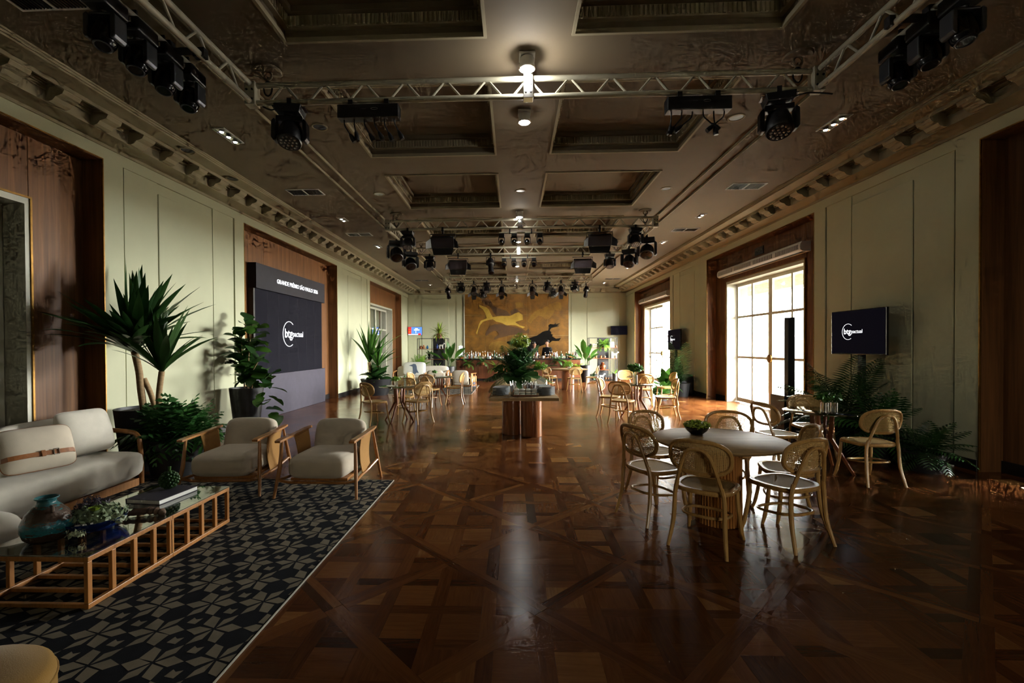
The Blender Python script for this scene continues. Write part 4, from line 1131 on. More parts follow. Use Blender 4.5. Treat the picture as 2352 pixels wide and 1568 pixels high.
# ------------------------------------------------------------------ lighting trusses
KR = 1.186                     # the rig hangs close under the ceiling
ZL, ZU = 4.126, 4.308
def truss(p, q, label, boxes=(0, 1), mid=False):
    # flat ladder truss along a horizontal line from p to q (x, y)
    L = sqrt((q[0]-p[0])**2+(q[1]-p[1])**2); a = math.atan2(q[1]-p[1], q[0]-p[0])
    t = thing('lighting_truss', label, 'truss', (p[0], p[1], ZL-.03), a, 'cream stage trusses')
    z0, z1 = .03, ZU-ZL+.03
    for z in (z0, z1): obj('chord', MB().cyl((0, 0, z), (L, 0, z), .029, n=12), 'truss', t, smooth=True)
    st = .427; n = int((L-.16)/st); off = (L-n*st)/2
    br = bl(('brace', round(z1, 3)), lambda: MB().cyl((.06, 0, z0+.015), (st/2-.02, 0, z1-.015), 0.0125, n=8).mesh('brace', True))
    bk = bl(('brace2', round(z1, 3)), lambda: MB().cyl((st/2+.02, 0, z1-.015), (st-.06, 0, z0+.015), 0.0125, n=8).mesh('brace', True))
    for k in range(n):
        for me in (br, bk): obj('brace', me, 'truss', t, loc=(off+k*st, 0, 0))
    k = [0, L] if boxes else []
    for i, x in enumerate([0, L]):
        if i in boxes:
            b = obj('corner_box', MB().box(x-.055, x+.055, -.055, .055, -.001, z1+.026), 'truss', t, bevel=.004)
            bolt = bl('bolt', lambda: MB().lathe([(0, -.004), (.011, -.004), (.011, .006), (0, .006)], n=10).mesh('bolt'))
            for sx in (-.03, .03):
                for zz in (.05, .15):
                    obj('bolt', bolt, 'black', b, loc=(x+sx, -.056, zz), rot=(pi/2, 0, 0)); 
    if mid:
        b = obj('joint_sleeve', MB().box(L/2-.05, L/2+.05, -.05, .05, -.004, z1+.03), 'chrome', t, bevel=.004)
        bolt = BL['bolt']
        for sx in (-.025, .025):
            for zz in (.06, .14): obj('bolt', bolt, 'black', b, loc=(L/2+sx, -.051, zz), rot=(pi/2, 0, 0))
    return t
TX0, TX1 = -2.74, 3.08
for i, (Y, nm) in enumerate(((4.74, 'first cross'), (9.96, 'second cross'), (12.75, 'third cross'), (18.15, 'fourth cross'), (20.3, 'farthest cross'))):
    truss((TX0, Y), (TX1, Y), f'cream {nm} truss spanning the hall below the ceiling', mid=True)
for (y0, y1, nm) in ((-1.2, 4.74, 'near'), (9.96, 12.75, 'middle'), (18.15, 20.3, 'far')):
    for (x, sd) in ((TX0, 'left'), (TX1, 'right')):
        truss((x, y0+.06), (x, y1-.06), f'cream {sd} side truss of the {nm} lighting frame', boxes=())
def hoist(x, y, label):
    t = thing('truss_hanger', label, 'hanger', (x*KR, y*KR, ZU+.03), 0, 'chain hangers of the trusses')
    zc = ZC+.04-ZU-.03
    obj('ceiling_plate', MB().lathe([(0, zc-.02), (.13, zc-.018), (.14, zc), (0, zc)], n=28), 'ceil', t, smooth=True)
    obj('lifting_ring', MB().tube([(.045*cos(2*pi*k/20), 0, zc-.055+.045*sin(2*pi*k/20)) for k in range(20)], .012, 8, closed=True), 'ceil', t, smooth=True)
    me = bl('link', lambda: MB().tube([(.009*cos(2*pi*k/10), 0, .02*sin(2*pi*k/10)) for k in range(10)], .0035, 5, closed=True).mesh('link', True))
    for k in range(2): obj('chain_link', me, 'blackmetal', t, loc=(0, 0, .012+k*.03), rz=(k % 2)*pi/2)
    obj('sling', MB().tube([(.045*cos(2*pi*k/16), 0, -.06+.075*sin(2*pi*k/16)) for k in range(16)], .009, 6, closed=True), 'black', t)
for x, y, l in ((-2.17, 4.0, 'left chain hanger of the first cross truss'), (2.44, 4.0, 'right chain hanger of the first cross truss'),
                (-2.15, 8.4, 'left chain hanger of the second cross truss'), (2.42, 8.4, 'right chain hanger of the second cross truss'),
                (-2.16, 10.75, 'left chain hanger of the third cross truss'), (2.42, 10.75, 'right chain hanger of the third cross truss'),
                (-2.1, 15.3, 'left chain hanger of the fourth cross truss'), (2.38, 15.3, 'right chain hanger of the fourth cross truss'), (-2.1, 17.1, 'left chain hanger of the farthest cross truss'), (2.38, 17.1, 'right chain hanger of the farthest cross truss')): hoist(x, y, l)

# ------------------------------------------------------------------ stage fixtures (origin at the hanging point, hanging down -z, aimed -y)
def clampm(par, z=0):
    obj('clamp', MB().box(-.022, .022, -.035, .035, -.03, .0).box(-.018, .018, -.035, -.022, 0, .05), 'black', par)
def fx_wash(sc=1.0):
    t = thing('moving_head', 'x', 'stage light')
    clampm(t)
    obj('base', MB().prism([(-.10, -.09), (.10, -.09), (.115, -.03), (.115, -.02), (-.115, -.02), (-.115, -.03)], -.085, .085, 'y'), 'black', t, bevel=.006)
    obj('base_plate', MB().box(-.14, .14, -.05, .05, -.035, -.028), 'blackmetal', t)
    y = MB()
    for s in (-1, 1): y.prism([(s*.125, -.13), (s*.15, -.155), (s*.152, -.30), (s*.135, -.325), (s*.112, -.325), (s*.112, -.15)], -.045, .045, 'y')
    y.box(-.112, .112, -.04, .04, -.155, -.105).cyl((0, 0, -.108), (0, 0, -.088), .05, n=16)
    obj('yoke', y, 'black', t, bevel=.006)
    h = obj('head', MB().lathe([(0, .12), (.06, .115), (.085, .08), (.10, .03), (.105, -.085), (.098, -.095), (0, -.092)], n=24), 'black', t, smooth=True, loc=(0, 0, -.255), rot=(rad(-22), 0, 0))
    obj('lens_plate', MB().lathe([(0, -.094), (.088, -.094), (.088, -.0975), (0, -.0975)], n=24), 'greymetal', h)
    d = bl('ledlens', lambda: MB().ball((0, 0, 0), (.011, .011, .006), 8, 5).mesh('lens', True))
    for r, n in ((0, 1), (.033, 6), (.066, 12)):
        for k in range(n): obj('led_lens', d, 'steel', h, loc=(r*cos(2*pi*k/n), r*sin(2*pi*k/n), -.099))
    return t
def fx_spot():
    t = thing('moving_head', 'x', 'stage light'); clampm(t)
    obj('base', MB().box(-.075, .075, -.10, .10, -.125, -.03), 'blackmetal', t, bevel=.012)
    obj('label_plate', MB().box(-.03, .03, -.1025, -.1005, -.075, -.045), 'paper', t)
    obj('label_print', MB().box(-.022, .022, -.1035, -.1028, -.070, -.062).box(-.022, -.014, -.1035, -.1028, -.058, -.049).box(-.010, -.002, -.1035, -.1028, -.058, -.049).box(.002, .010, -.1035, -.1028, -.058, -.049).box(.014, .022, -.1035, -.1028, -.058, -.049), 'black', t)
    obj('neck', MB().cyl((0, 0, -.128), (0, 0, -.15), .028, n=14), 'steel', t)
    y = MB()
    for s in (-1, 1): y.prism([(s*.078, -.15), (s*.098, -.165), (s*.098, -.29), (s*.085, -.31), (s*.066, -.31), (s*.066, -.165)], -.05, .05, 'y')
    y.box(-.066, .066, -.045, .045, -.165, -.149)
    obj('yoke', y, 'greymetal', t, bevel=.006)
    h = obj('head', MB().lathe([(0, .10), (.035, .097), (.058, .08), (.068, .04), (.070, -.03), (.064, -.06), (.055, -.075), (.055, -.082), (0, -.080)], n=22), 'blackgloss', t, smooth=True, loc=(0, 0, -.27), rot=(rad(-14), 0, 0))
    obj('lens_ring', MB().tube([(.046*cos(2*pi*k/22), .046*sin(2*pi*k/22), -.083) for k in range(22)], .006, 6, closed=True), 'greymetal', h, smooth=True)
    obj('lens', MB().lathe([(0, -.0815), (.042, -.0815), (.042, -.083), (0, -.083)], n=20), 'blackgloss', h)
    return t
def fx_panel():
    t = thing('led_panel_light', 'x', 'stage light'); clampm(t)
    obj('yoke', MB().tube([(-.235, 0, -.20), (-.235, 0, -.075), (.235, 0, -.075), (.235, 0, -.20)], .009, 6).cyl((0, 0, -.03), (0, 0, -.08), .016, n=10), 'black', t)
    R_ = Matrix.Rotation(rad(28), 3, 'X')
    obj('housing', MB().cbox((0, 0, -.215), (.42, .11, .20), R_), 'black', t, bevel=.008)
    def flap(nm, pts): 
        o = obj(nm, MB().add([tuple(R_ @ Vector(p)+Vector((0, 0, -.215))) for p in pts], [(0,1,2,3)]), 'blackmetal', t); so = o.modifiers.new('s', 'SOLIDIFY'); so.thickness = .004
    flap('barn_door', [(-.20, -.057, -.10), (.20, -.057, -.10), (.17, -.12, -.21), (-.17, -.12, -.21)])
    flap('barn_door', [(-.20, -.057, .10), (.20, -.057, .10), (.17, -.16, .15), (-.17, -.16, .15)])
    flap('barn_door', [(.212, -.057, .08), (.212, -.057, -.09), (.30, -.15, -.08), (.29, -.15, .04)])
    flap('barn_door', [(-.212, -.057, .08), (-.212, -.057, -.09), (-.30, -.15, -.08), (-.29, -.15, .04)])
    obj('diffuser', MB().cbox(tuple(R_ @ Vector((0, -.0565, 0))+Vector((0, 0, -.215))), (.39, .003, .17), R_), 'plinthgrey', t)
    return t
def fx_fresnel():
    t = thing('fresnel_spot', 'x', 'stage light'); clampm(t)
    obj('yoke', MB().tube(spline([(-.105, 0, -.24), (-.105, 0, -.15), (-.07, 0, -.08), (0, 0, -.06), (.07, 0, -.08), (.105, 0, -.15), (.105, 0, -.24)], 4), .009, 6).cyl((0, 0, -.03), (0, 0, -.065), .015, n=10), 'black', t)
    h = obj('can', MB().lathe([(0, .12), (.05, .12), (.075, .09), (.085, .03), (.09, -.11), (.09, -.13), (0, -.128)], n=20), 'black', t, smooth=True, loc=(0, 0, -.25), rot=(rad(-38), 0, 0))
    for k in range(4):
        a = pi/2*k; d = Vector((cos(a), sin(a), 0)); q = Vector((-sin(a), cos(a), 0))
        o = obj('barn_door', MB().add([tuple(d*.085+q*.075+Vector((0, 0, -.13))), tuple(d*.085-q*.075+Vector((0, 0, -.13))), tuple(d*.16-q*.055+Vector((0, 0, -.20))), tuple(d*.16+q*.055+Vector((0, 0, -.20)))], [(0,1,2,3)]), 'blackmetal', h)
        so = o.modifiers.new('s', 'SOLIDIFY'); so.thickness = .003
    obj('lens', MB().lathe([(0, -.129), (.075, -.129), (.06, -.137), (0, -.14)], n=18), 'greymetal', h, smooth=True)
    return t
def fx_profile():
    t = thing('profile_spot', 'x', 'stage light'); clampm(t)
    obj('yoke', MB().tube([(-.10, 0, -.22), (-.10, 0, -.06), (.10, 0, -.06), (.10, 0, -.22)], .009, 6).cyl((0, 0, -.03), (0, 0, -.06), .015, n=10), 'black', t)
    h = obj('can', MB().lathe([(0, .16), (.06, .15), (.085, .10), (.085, .0), (.06, -.03), (.058, -.17), (.07, -.18), (.07, -.26), (0, -.255)], n=20), 'black', t, smooth=True, loc=(0, 0, -.22), rot=(rad(-30), 0, 0))
    obj('lens', MB().lathe([(0, -.2565), (.058, -.2565), (.045, -.263), (0, -.266)], n=18), 'blackgloss', h, smooth=True)
    obj('shutter_fin', MB().box(-.11, .11, -.006, .006, -.02, .01), 'blackmetal', h)
    return t
def fx_mini():
    t = thing('mini_moving_head', 'x', 'stage light')
    obj('base', MB().box(-.05, .05, -.05, .05, -.065, .0), 'black', t, bevel=.006)
    obj('yoke', MB().box(-.06, -.045, -.025, .025, -.17, -.065).box(.045, .06, -.025, .025, -.17, -.065).box(-.06, .06, -.025, .025, -.075, -.0651), 'black', t)
    obj('head', MB().lathe([(0, .045), (.03, .04), (.042, .015), (.043, -.045), (0, -.043)], n=16), 'blackgloss', t, smooth=True, loc=(0, 0, -.145), rot=(rad(-30), 0, 0))
    return t
def fx_par():
    t = thing('large_wash_light', 'x', 'stage light'); clampm(t)
    obj('base', MB().box(-.15, .15, -.10, .10, -.11, -.03), 'black', t, bevel=.01)
    y = MB()
    for s in (-1, 1): y.prism([(s*.16, -.11), (s*.19, -.14), (s*.19, -.36), (s*.165, -.39), (s*.14, -.39), (s*.14, -.13)], -.06, .06, 'y')
    y.box(-.14, .14, -.05, .05, -.14, -.111); obj('yoke', y, 'black', t, bevel=.006)
    h = obj('head', MB().lathe([(0, .13), (.08, .125), (.115, .08), (.13, .02), (.13, -.10), (.12, -.11), (0, -.105)], n=24), 'black', t, smooth=True, loc=(0, 0, -.29), rot=(rad(-35), 0, 0))
    obj('lens', MB().lathe([(0, -.106), (.11, -.106), (.09, -.115), (0, -.12)], n=20), 'blackgloss', h, smooth=True)
    return t
PR = {}
MK = dict(wash=fx_wash, spot=fx_spot, panel=fx_panel, fresnel=fx_fresnel, profile=fx_profile, mini=fx_mini, par=fx_par)
def fx(kind, x, y, z, rz, label, group='stage lights on the trusses', sc=1):
    x, y, z, sc = x*KR, y*KR, 1.55+(z-1.55)*KR, sc*KR
    if kind not in PR:
        o = MK[kind](); PR[kind] = o; o.location = (x, y, z); o.rotation_euler = (0, 0, rad(rz))
    else: o = dup(PR[kind], (x, y, z), rad(rz))
    o['label'] = label; o['group'] = group; o.scale = (sc,)*3
    return o
ZH = 3.697                     # hanging height before the rig's scale
# pipes with moving heads along the near side trusses
for (x, lab, y0, y1) in ((-2.56*KR, 'cream pipe carrying four moving heads at upper left', 2.6, 4.30), (2.84*KR, 'cream pipe carrying three moving heads at upper right', 2.6, 4.16)):
    t = thing('lighting_pipe', lab, 'pipe', (x, 0, 4.215))
    obj('pipe', MB().cyl((0, y0, 0), (0, y1, 0), .028, n=12), 'truss', t, smooth=True)
    s = 1 if x < 0 else -1
    for y in (y0+.3, y1-.35): obj('coupler', MB().box(*sorted((s*.0, s*.29)), y-.03, y+.03, -.06, -.03).box(-.04, .04, y-.03, y+.03, -.05, .04).box(*sorted((s*.24, s*.34)), y-.03, y+.03, -.11, -.03), 'black', t)
for i, (x, y, nm) in enumerate(((-2.56, 2.80, 'nearest'), (-2.56, 3.05, 'second nearest'), (-2.56, 3.30, 'third nearest'), (-2.56, 3.55, 'farthest'))):
    fx('spot', x, y, 3.79, 4, f'{nm} of the four moving heads on the upper left pipe', 'moving heads on the near pipes', 1.0)
for i, (x, y, nm) in enumerate(((2.84, 2.99, 'nearest'), (2.84, 3.23, 'middle'), (2.84, 3.47, 'farthest'))):
    fx('spot', x, y, 3.79, -4, f'{nm} of the three moving heads on the upper right pipe', 'moving heads on the near pipes', 1.0)
fx('wash', -1.97, 4.0, ZH, 8, 'wash moving head with small lenses at the left of the first cross truss')
fx('wash', 2.28, 4.0, ZH, -14, 'wash moving head with small lenses at the right of the first cross truss')
fx('wash', -1.94, 8.4, ZH, 0, 'wash moving head at the left end of the second cross truss', sc=.92)
fx('wash', 2.24, 8.4, ZH, 0, 'wash moving head at the right end of the second cross truss', sc=.92)
fx('wash', -1.96, 10.75, ZH, 0, 'wash moving head at the left end of the third cross truss', sc=.92)
fx('wash', 2.27, 10.75, ZH, 0, 'wash moving head at the right end of the third cross truss', sc=.92)
fx('panel', -1.29, 8.4, ZH, 0, 'black panel light with barn doors, left on the second cross truss')
fx('panel', 1.59, 8.4, ZH, -4, 'black panel light with barn doors, right on the second cross truss')
fx('panel', -1.29, 10.75, ZH, 6, 'black panel light with barn doors, left on the third cross truss')
fx('panel', 1.64, 10.75, ZH, 0, 'black panel light with barn doors, right on the third cross truss')
fx('profile', -.52, 10.75, ZH, 10, 'black profile spot left of centre on the third cross truss')
fx('par', -2.36, 9.2, ZH+.02, 20, 'large black wash light on the left side truss of the middle frame')
fx('par', 2.68, 9.2, ZH+.02, -20, 'large black wash light on the right side truss of the middle frame')
fx('par', -2.28, 10.1, ZH-.02, 30, 'second large black wash light on the left side truss of the middle frame', sc=.95)
fx('par', 2.56, 10.1, ZH-.02, -30, 'second large black wash light on the right side truss of the middle frame', sc=.95)
for (Y, nm) in ((8.4, 'second'), (10.75, 'third')):
    t = thing('mini_light_bar', f'short white bar below the middle of the {nm} cross truss', 'bar', (.15*KR, Y*KR, 1.55+(3.63-1.55)*KR)); t.scale = (KR,)*3
    obj('bar', MB().cyl((-.40, 0, 0), (.40, 0, 0), .018, n=10), 'truss', t, smooth=True)
    for x in (-.2, .2): obj('clamp', MB().box(x-.012, x+.012, -.02, .02, -.02, .068), 'black', t)
    for k, x in enumerate((-.35, -.12, .12, .35)): fx('mini', .15+x, Y, 3.612, 0, f'{("leftmost", "second from left", "third from left", "rightmost")[k]} small moving head on the {nm} truss bar', 'small moving heads')
for x, nm in ((-1.75, 'leftmost'), (-.87, 'second from left'), (1.16, 'third from left'), (2.07, 'rightmost')): fx('wash', x, 15.3, ZH, 0, f'{nm} wash moving head on the fourth cross truss', sc=.95)
for x, nm in ((-1.31, 'leftmost'), (-.37, 'second from left'), (.66, 'third from left'), (1.61, 'rightmost')): fx('fresnel', x, 15.3, ZH, 0, f'{nm} fresnel spot with barn doors on the fourth cross truss', sc=1.15)
fx('profile', -2.30, 16.1, ZH, 25, 'profile spot tilted inward on the far left side truss'); fx('profile', 2.58, 16.1, ZH, -25, 'profile spot tilted inward on the far right side truss')
fx('wash', -1.12, 17.1, ZH, 0, 'wash moving head left of centre on the farthest cross truss', sc=.95); fx('wash', 1.50, 17.1, ZH, 0, 'wash moving head right of centre on the farthest cross truss', sc=.95)

# power bars with dangling plugs
def power_bar(x, label, seed, wild):
    t = thing('power_bar', label, 'power strip', (x*KR, 4.0*KR, 1.55+(ZH-.085-1.55)*KR)); t.scale = (KR,)*3
    obj('housing', MB().box(-.27, .27, -.05, .05, -.055, .06), 'blackmetal', t, bevel=.006)
    obj('brand_print', MB().box(-.06, -.015, -.0512, -.0502, .012, .02), 'plinthgrey', t)
    obj('oval_badge', MB().tube([(.06+.03*cos(2*pi*k/16), -.051, .016+.009*sin(2*pi*k/16)) for k in range(16)], .0016, 5, closed=True), 'steel', t)
    for xx in (-.16, .16): obj('clamp', MB().box(xx-.02, xx+.02, -.03, .03, .06, .11), 'black', t)
    rng = random.Random(seed)
    for k in range(6):
        xx = -.225+.09*k; dx = rng.uniform(.01, .05) if not wild else rng.uniform(-.09, .09); dz = rng.uniform(.10, .125)
        pts = [(xx, 0, -.055), (xx+dx*.1, 0, -.055-dz*.4), (xx+dx*.6, 0, -.055-dz*.75), (xx+dx, 0, -.055-dz)]
        b = obj('cable', MB().tube(spline(pts, 4), .006, 6), 'black', t, smooth=True)
        d = (Vector(pts[3])-Vector(pts[2])).normalized(); p = Vector(pts[3])
        obj('plug', MB().tube([p, p+d*.012, p+d*.03, p+d*.05, p+d*.085], [.009, .014, .018, .022, .020], 10), 'black', b, smooth=True)
power_bar(-1.26, 'black power bar with six dangling plugs, left on the first cross truss', 2, False)
power_bar(1.60, 'black power bar with six dangling plugs, right on the first cross truss', 9, True)
for (x0, x1, s, lab) in ((-2.20, -1.97, -1, 'loose black cable beside the left wash head on the first truss'), (2.28, 2.56, 1, 'loose black cable beside the right wash head on the first truss')):
    o = obj('cable', MB().tube(spline([(a_*KR, 3.97*KR, 1.55+(b_-1.55)*KR) for a_, b_ in ((x0, ZH-.02), (x0+.08, ZH-.05), (x1-.05, ZH-.015), (x1+.05*s+.1, ZH-.03))], 6), .008, 6), 'black', smooth=True); tag(o, lab, 'cable')

# ------------------------------------------------------------------ ceiling lamps, vents, speakers
def spot_light(par, loc, power, size=1.35, blend=.9, rot=(0,0,0), radius=.04, col=(1,.96,.88)):
    l = bpy.data.lights.new('lamp_light', 'SPOT'); l.energy = power; l.spot_size = size; l.spot_blend = blend; l.shadow_soft_size = radius; l.color = col
    o = bpy.data.objects.new('lamp_light', l); COL.objects.link(o); o.location = loc; o.rotation_euler = rot; o.parent = par
def track_lamp(x, y, label, power, n=3, bright=(1,1,1), z=ZC):
    t = thing('ceiling_spotlight', label, 'lamp', (x, y, z), 0, 'recessed ceiling spotlights')
    l = .15*n
    obj('trim_frame', MB().box(-.085, -.065, -l/2, l/2, -.012, 0).box(.065, .085, -l/2, l/2, -.012, 0).box(-.065, .065, -l/2, -l/2+.02, -.012, 0).box(-.065, .065, l/2-.02, l/2, -.012, 0), 'white', t)
    obj('backing', MB().box(-.065, .065, -l/2+.02, l/2-.02, -.004, -.001), 'steel', t)
    for k in range(n):
        yy = -l/2+l*(k+.5)/n
        g = obj('reflector', MB().lathe([(.025, -.006), (.05, -.03), (.054, -.034), (.05, -.034), (.02, -.012)], (0, yy, 0), 18), 'chrome', t, smooth=True)
        obj('bulb', MB().ball((0, yy, -.024), (.026, .026, .012), 12, 6), 'bulb' if bright[k % len(bright)] else 'bulbdim', g)
    if power: spot_light(t, (0, 0, -.05), power)
track_lamp(-3.85, 6.08, 'recessed triple spotlight nearest on the left of the ceiling', 45, 3, (1, 0, 1))
track_lamp(4.18, 6.10, 'recessed triple spotlight nearest on the right of the ceiling', 12, 3, (1, 0, 1))
track_lamp(-3.82, 10.15, 'recessed twin spotlight second on the left of the ceiling', 38, 2)
track_lamp(4.18, 10.28, 'recessed twin spotlight second on the right of the ceiling', 10, 2, (1, 0))
track_lamp(-3.85, 12.92, 'brightest recessed spotlight on the left of the ceiling', 90, 2)
track_lamp(4.19, 12.86, 'recessed twin lamp third on the right of the ceiling', 14, 2, (0, 0))
track_lamp(4.24, 16.95, 'recessed lamp fourth on the right of the ceiling', 21, 2, (1, 0))
track_lamp(4.17, 20.95, 'recessed lamp lighting the back wall at the right corner', 170, 2)
track_lamp(-3.83, 21.05, 'small recessed lamp at the left corner of the back wall', 10, 1, (0,))
def centre_lamp(y, label, power, lit=True, drop=.0):
    t = thing('ceiling_downlight', label, 'lamp', (.155, y, ZC+.04), 0, 'surface downlights on the middle beam')
    obj('mount', MB().box(-.08, .08, -.08, .08, -.02, 0), 'white', t, bevel=.004)
    h = obj('lamp_can', MB().lathe([(.045, -.02), (.072, -.03), (.078, -.13), (.072, -.13), (.05, -.05), (0, -.045)], n=24), 'white', t, smooth=True)
    obj('trim_ring', MB().tube([(.077*cos(2*pi*k/24), .077*sin(2*pi*k/24), -.131) for k in range(24)], .006, 6, closed=True), 'chrome', h, smooth=True)
    obj('bulb', MB().ball((0, 0, -.115), (.045, .045, .04), 14, 8), 'bulb' if lit else 'bulbdim', h)
    if power:
        l = bpy.data.lights.new('lamp_light', 'POINT'); l.energy = power; l.shadow_soft_size = .04; l.color = (1, .98, .92)
        o = bpy.data.objects.new('lamp_light', l); COL.objects.link(o); o.parent = t; o.location = (0, 0, -.20)
centre_lamp(4.62, 'bright round downlight on the middle beam above the first cross truss', 15.0)
centre_lamp(5.72, 'downlight on the middle beam just behind the first cross truss', 1.8)
centre_lamp(9.90, 'downlight on the middle beam above the third cross truss', 4.5)
centre_lamp(12.25, 'bright downlight on the middle beam between the middle and far trusses', 4.5)
centre_lamp(16.0, 'downlight on the middle beam above the far trusses', 3.3)
centre_lamp(20.9, 'downlight on the middle beam in front of the painted panel', 2.7)
def vent(x, y, label, half=True):
    t = thing('ceiling_vent', label, 'vent', (x, y, ZC), 0, 'ceiling air vents')
    obj('frame', MB().box(-.31, -.29, -.16, .16, -.012, 0).box(.29, .31, -.16, .16, -.012, 0).box(-.29, .29, -.16, -.14, -.012, 0).box(-.29, .29, .14, .16, -.012, 0).box(-.01, .01, -.14, .14, -.012, 0), 'white', t)
    obj('duct', MB().box(-.29, -.01, -.14, .14, -.003, -.0005), 'black', t)
    obj('duct_cover', MB().box(.01, .29, -.14, .14, -.003, -.0005), 'ceil', t)
    me = bl('slat', lambda: MB().box(-.004, .004, -.14, .14, -.012, -.003).mesh('slat'))
    for k in range(9):
        obj('slat', me, 'blackmetal', t, loc=(-.275+.030*k, 0, 0)); obj('slat', me, 'white', t, loc=(.025+.030*k, 0, 0))
vent(-3.84, 8.35, 'first ceiling vent in full view on the left, before the big screen'); vent(4.24, 8.44, 'first ceiling vent on the right, before the glazed doors')
vent(-3.92, 11.55, 'second ceiling vent on the left, above the big screen'); vent(4.30, 11.53, 'second ceiling vent on the right, above the glazed doors')
vent(-3.98, 19.76, 'farthest ceiling vent on the left'); vent(4.33, 19.84, 'farthest ceiling vent on the right'); vent(-3.85, 3.60, 'ceiling vent cut by the top left edge of the picture')
def ceil_disc(x, y, label, dark=True, z=ZC):
    t = thing('ceiling_speaker', label, 'speaker', (x, y, z), 0, 'round ceiling speakers')
    obj('rim', MB().tube([(.094*cos(2*pi*k/28), .094*sin(2*pi*k/28), -.004) for k in range(28)], .011, 8, closed=True, squash=.7), 'cornice', t, smooth=True)
    obj('grille', MB().lathe([(0, -.004), (.083, -.004), (.083, -.001), (0, -.001)], n=28), 'black' if dark else 'steel', t)
ceil_disc(-4.62, 6.35, 'round black ceiling speaker in the cornice band, first on the left', True, 4.363); ceil_disc(-4.66, 7.45, 'round ceiling speaker in the cornice band, second on the left', True, 4.363)
ceil_disc(-2.55, 5.98, 'round dark ceiling speaker below the left coffer behind the first truss', True, ZC+.04); ceil_disc(2.88, 5.98, 'round dark ceiling speaker right of the coffers behind the first truss', True, ZC+.04)
ceil_disc(-2.55, 8.65, 'small unlit round ceiling lamp left of the coffers', False, ZC+.04); ceil_disc(2.87, 8.62, 'small dark round ceiling lamp right of the coffers', True, ZC+.04); ceil_disc(.155, 8.62, 'small round fitting on the middle beam before the second truss', False, ZC+.04)
# ------------------------------------------------------------------ big screen, televisions, speakers
def logo(par, origin, s, rot):
    # white mark: broken ring around bold letters, light word beside it (s = ring radius)
    pts = []
    for k in range(41):
        a = rad(52+k*250/40); pts.append((cos(a)*s, sin(a)*s, 0))
    g = bpy.data.objects.new('logo', None)
    def put(nm, me, dx, dy):
        o = obj(nm, me, 'lettering', par); R_ = Matrix.Rotation(rot[2], 3, 'Z') @ Matrix.Rotation(rot[0], 3, 'X')
        o.location = Vector(origin)+R_ @ Vector((dx, dy, 0)); o.rotation_euler = rot
    bpy.data.objects.remove(g)
    put('logo_ring', MB().tube(pts, .022*s, 6).mesh('ring', True), 0, 0)
    put('logo_letters', text_mesh('btg', 1.0*s, .002*s, .010, width=1.22*s), -.12*s, .02*s)
    put('logo_word', text_mesh('pactual', .7*s, .002*s, 0, 'LEFT', 1.8*s), .56*s, .0)
XS = XL-.13
t = thing('led_wall', 'large dark event screen with white lettering in the left wood-lined bay', 'screen', (XS, 0, 0))
y0, y1 = 9.36, 12.78
obj('screen_panel', MB().box(-.06, 0, y0+.06, y1-.03, .955, 2.80), 'ledscreen', t)
for k in range(1, 7): obj('panel_seam', MB().box(.0002, .0008, y0+.06+(y1-y0-.09)*k/7-.0015, y0+.06+(y1-y0-.09)*k/7+.0015, .955, 2.80), 'black', t)
hd = obj('header', MB().box(-.12, .06, y0, y1+.04, 2.801, 3.335), 'headergrey', t, bevel=.004)
obj('header_text', text_mesh('GRANDE PRÊMIO SÃO PAULO 2026', .150, .002, .004, width=2.16), 'lettering', hd, loc=(.063, 11.28, 3.05), rot=(pi/2, 0, pi/2))
obj('plinth', MB().box(-.12, .05, y0-.02, y1+.06, .002, .95), 'plinthgrey', t, bevel=.004)
obj('side_frame', MB().box(-.12, -.005, y0, y0+.058, .951, 2.80), 'black', t)
logo(t, (.006, 10.86, 1.87), .30, (pi/2, 0, pi/2))

def tv_stand(x, y0, y1, z0, z1, label, ls=.14):
    yc = (y0+y1)/2
    t = thing('television', label, 'television', (x, yc, 0))
    w = (y1-y0)/2
    b = obj('tv_body', MB().box(0, .045, -w, w, z0, z1), 'blackgloss', t, bevel=.006)
    obj('tv_screen', MB().box(-.0025, -.0005, -w+.012, w-.012, z0+.016, z1-.012), 'scr_dark', b)
    logo(t, (-.004, .16*w*2, (z0+z1)/2+.01), ls, (pi/2, 0, -pi/2))
    obj('stand_pole', MB().box(.05, .11, -.045, .045, .03, z1-.2), 'black', t)
    obj('bracket', MB().box(.046, .06, -.2, .2, (z0+z1)/2-.15, (z0+z1)/2+.15), 'black', t)
    obj('stand_base', MB().box(-.22, .15, -.32, .32, .002, .03), 'blackmetal', t, bevel=.006)
tv_stand(5.36, 6.74, 7.86, 1.39, 2.09, 'large television on a floor stand against the right wall', .125)
tv_stand(5.40, 14.9, 16.1, 1.39, 2.08, 'farther television on a floor stand by the open doorway on the right', .125)
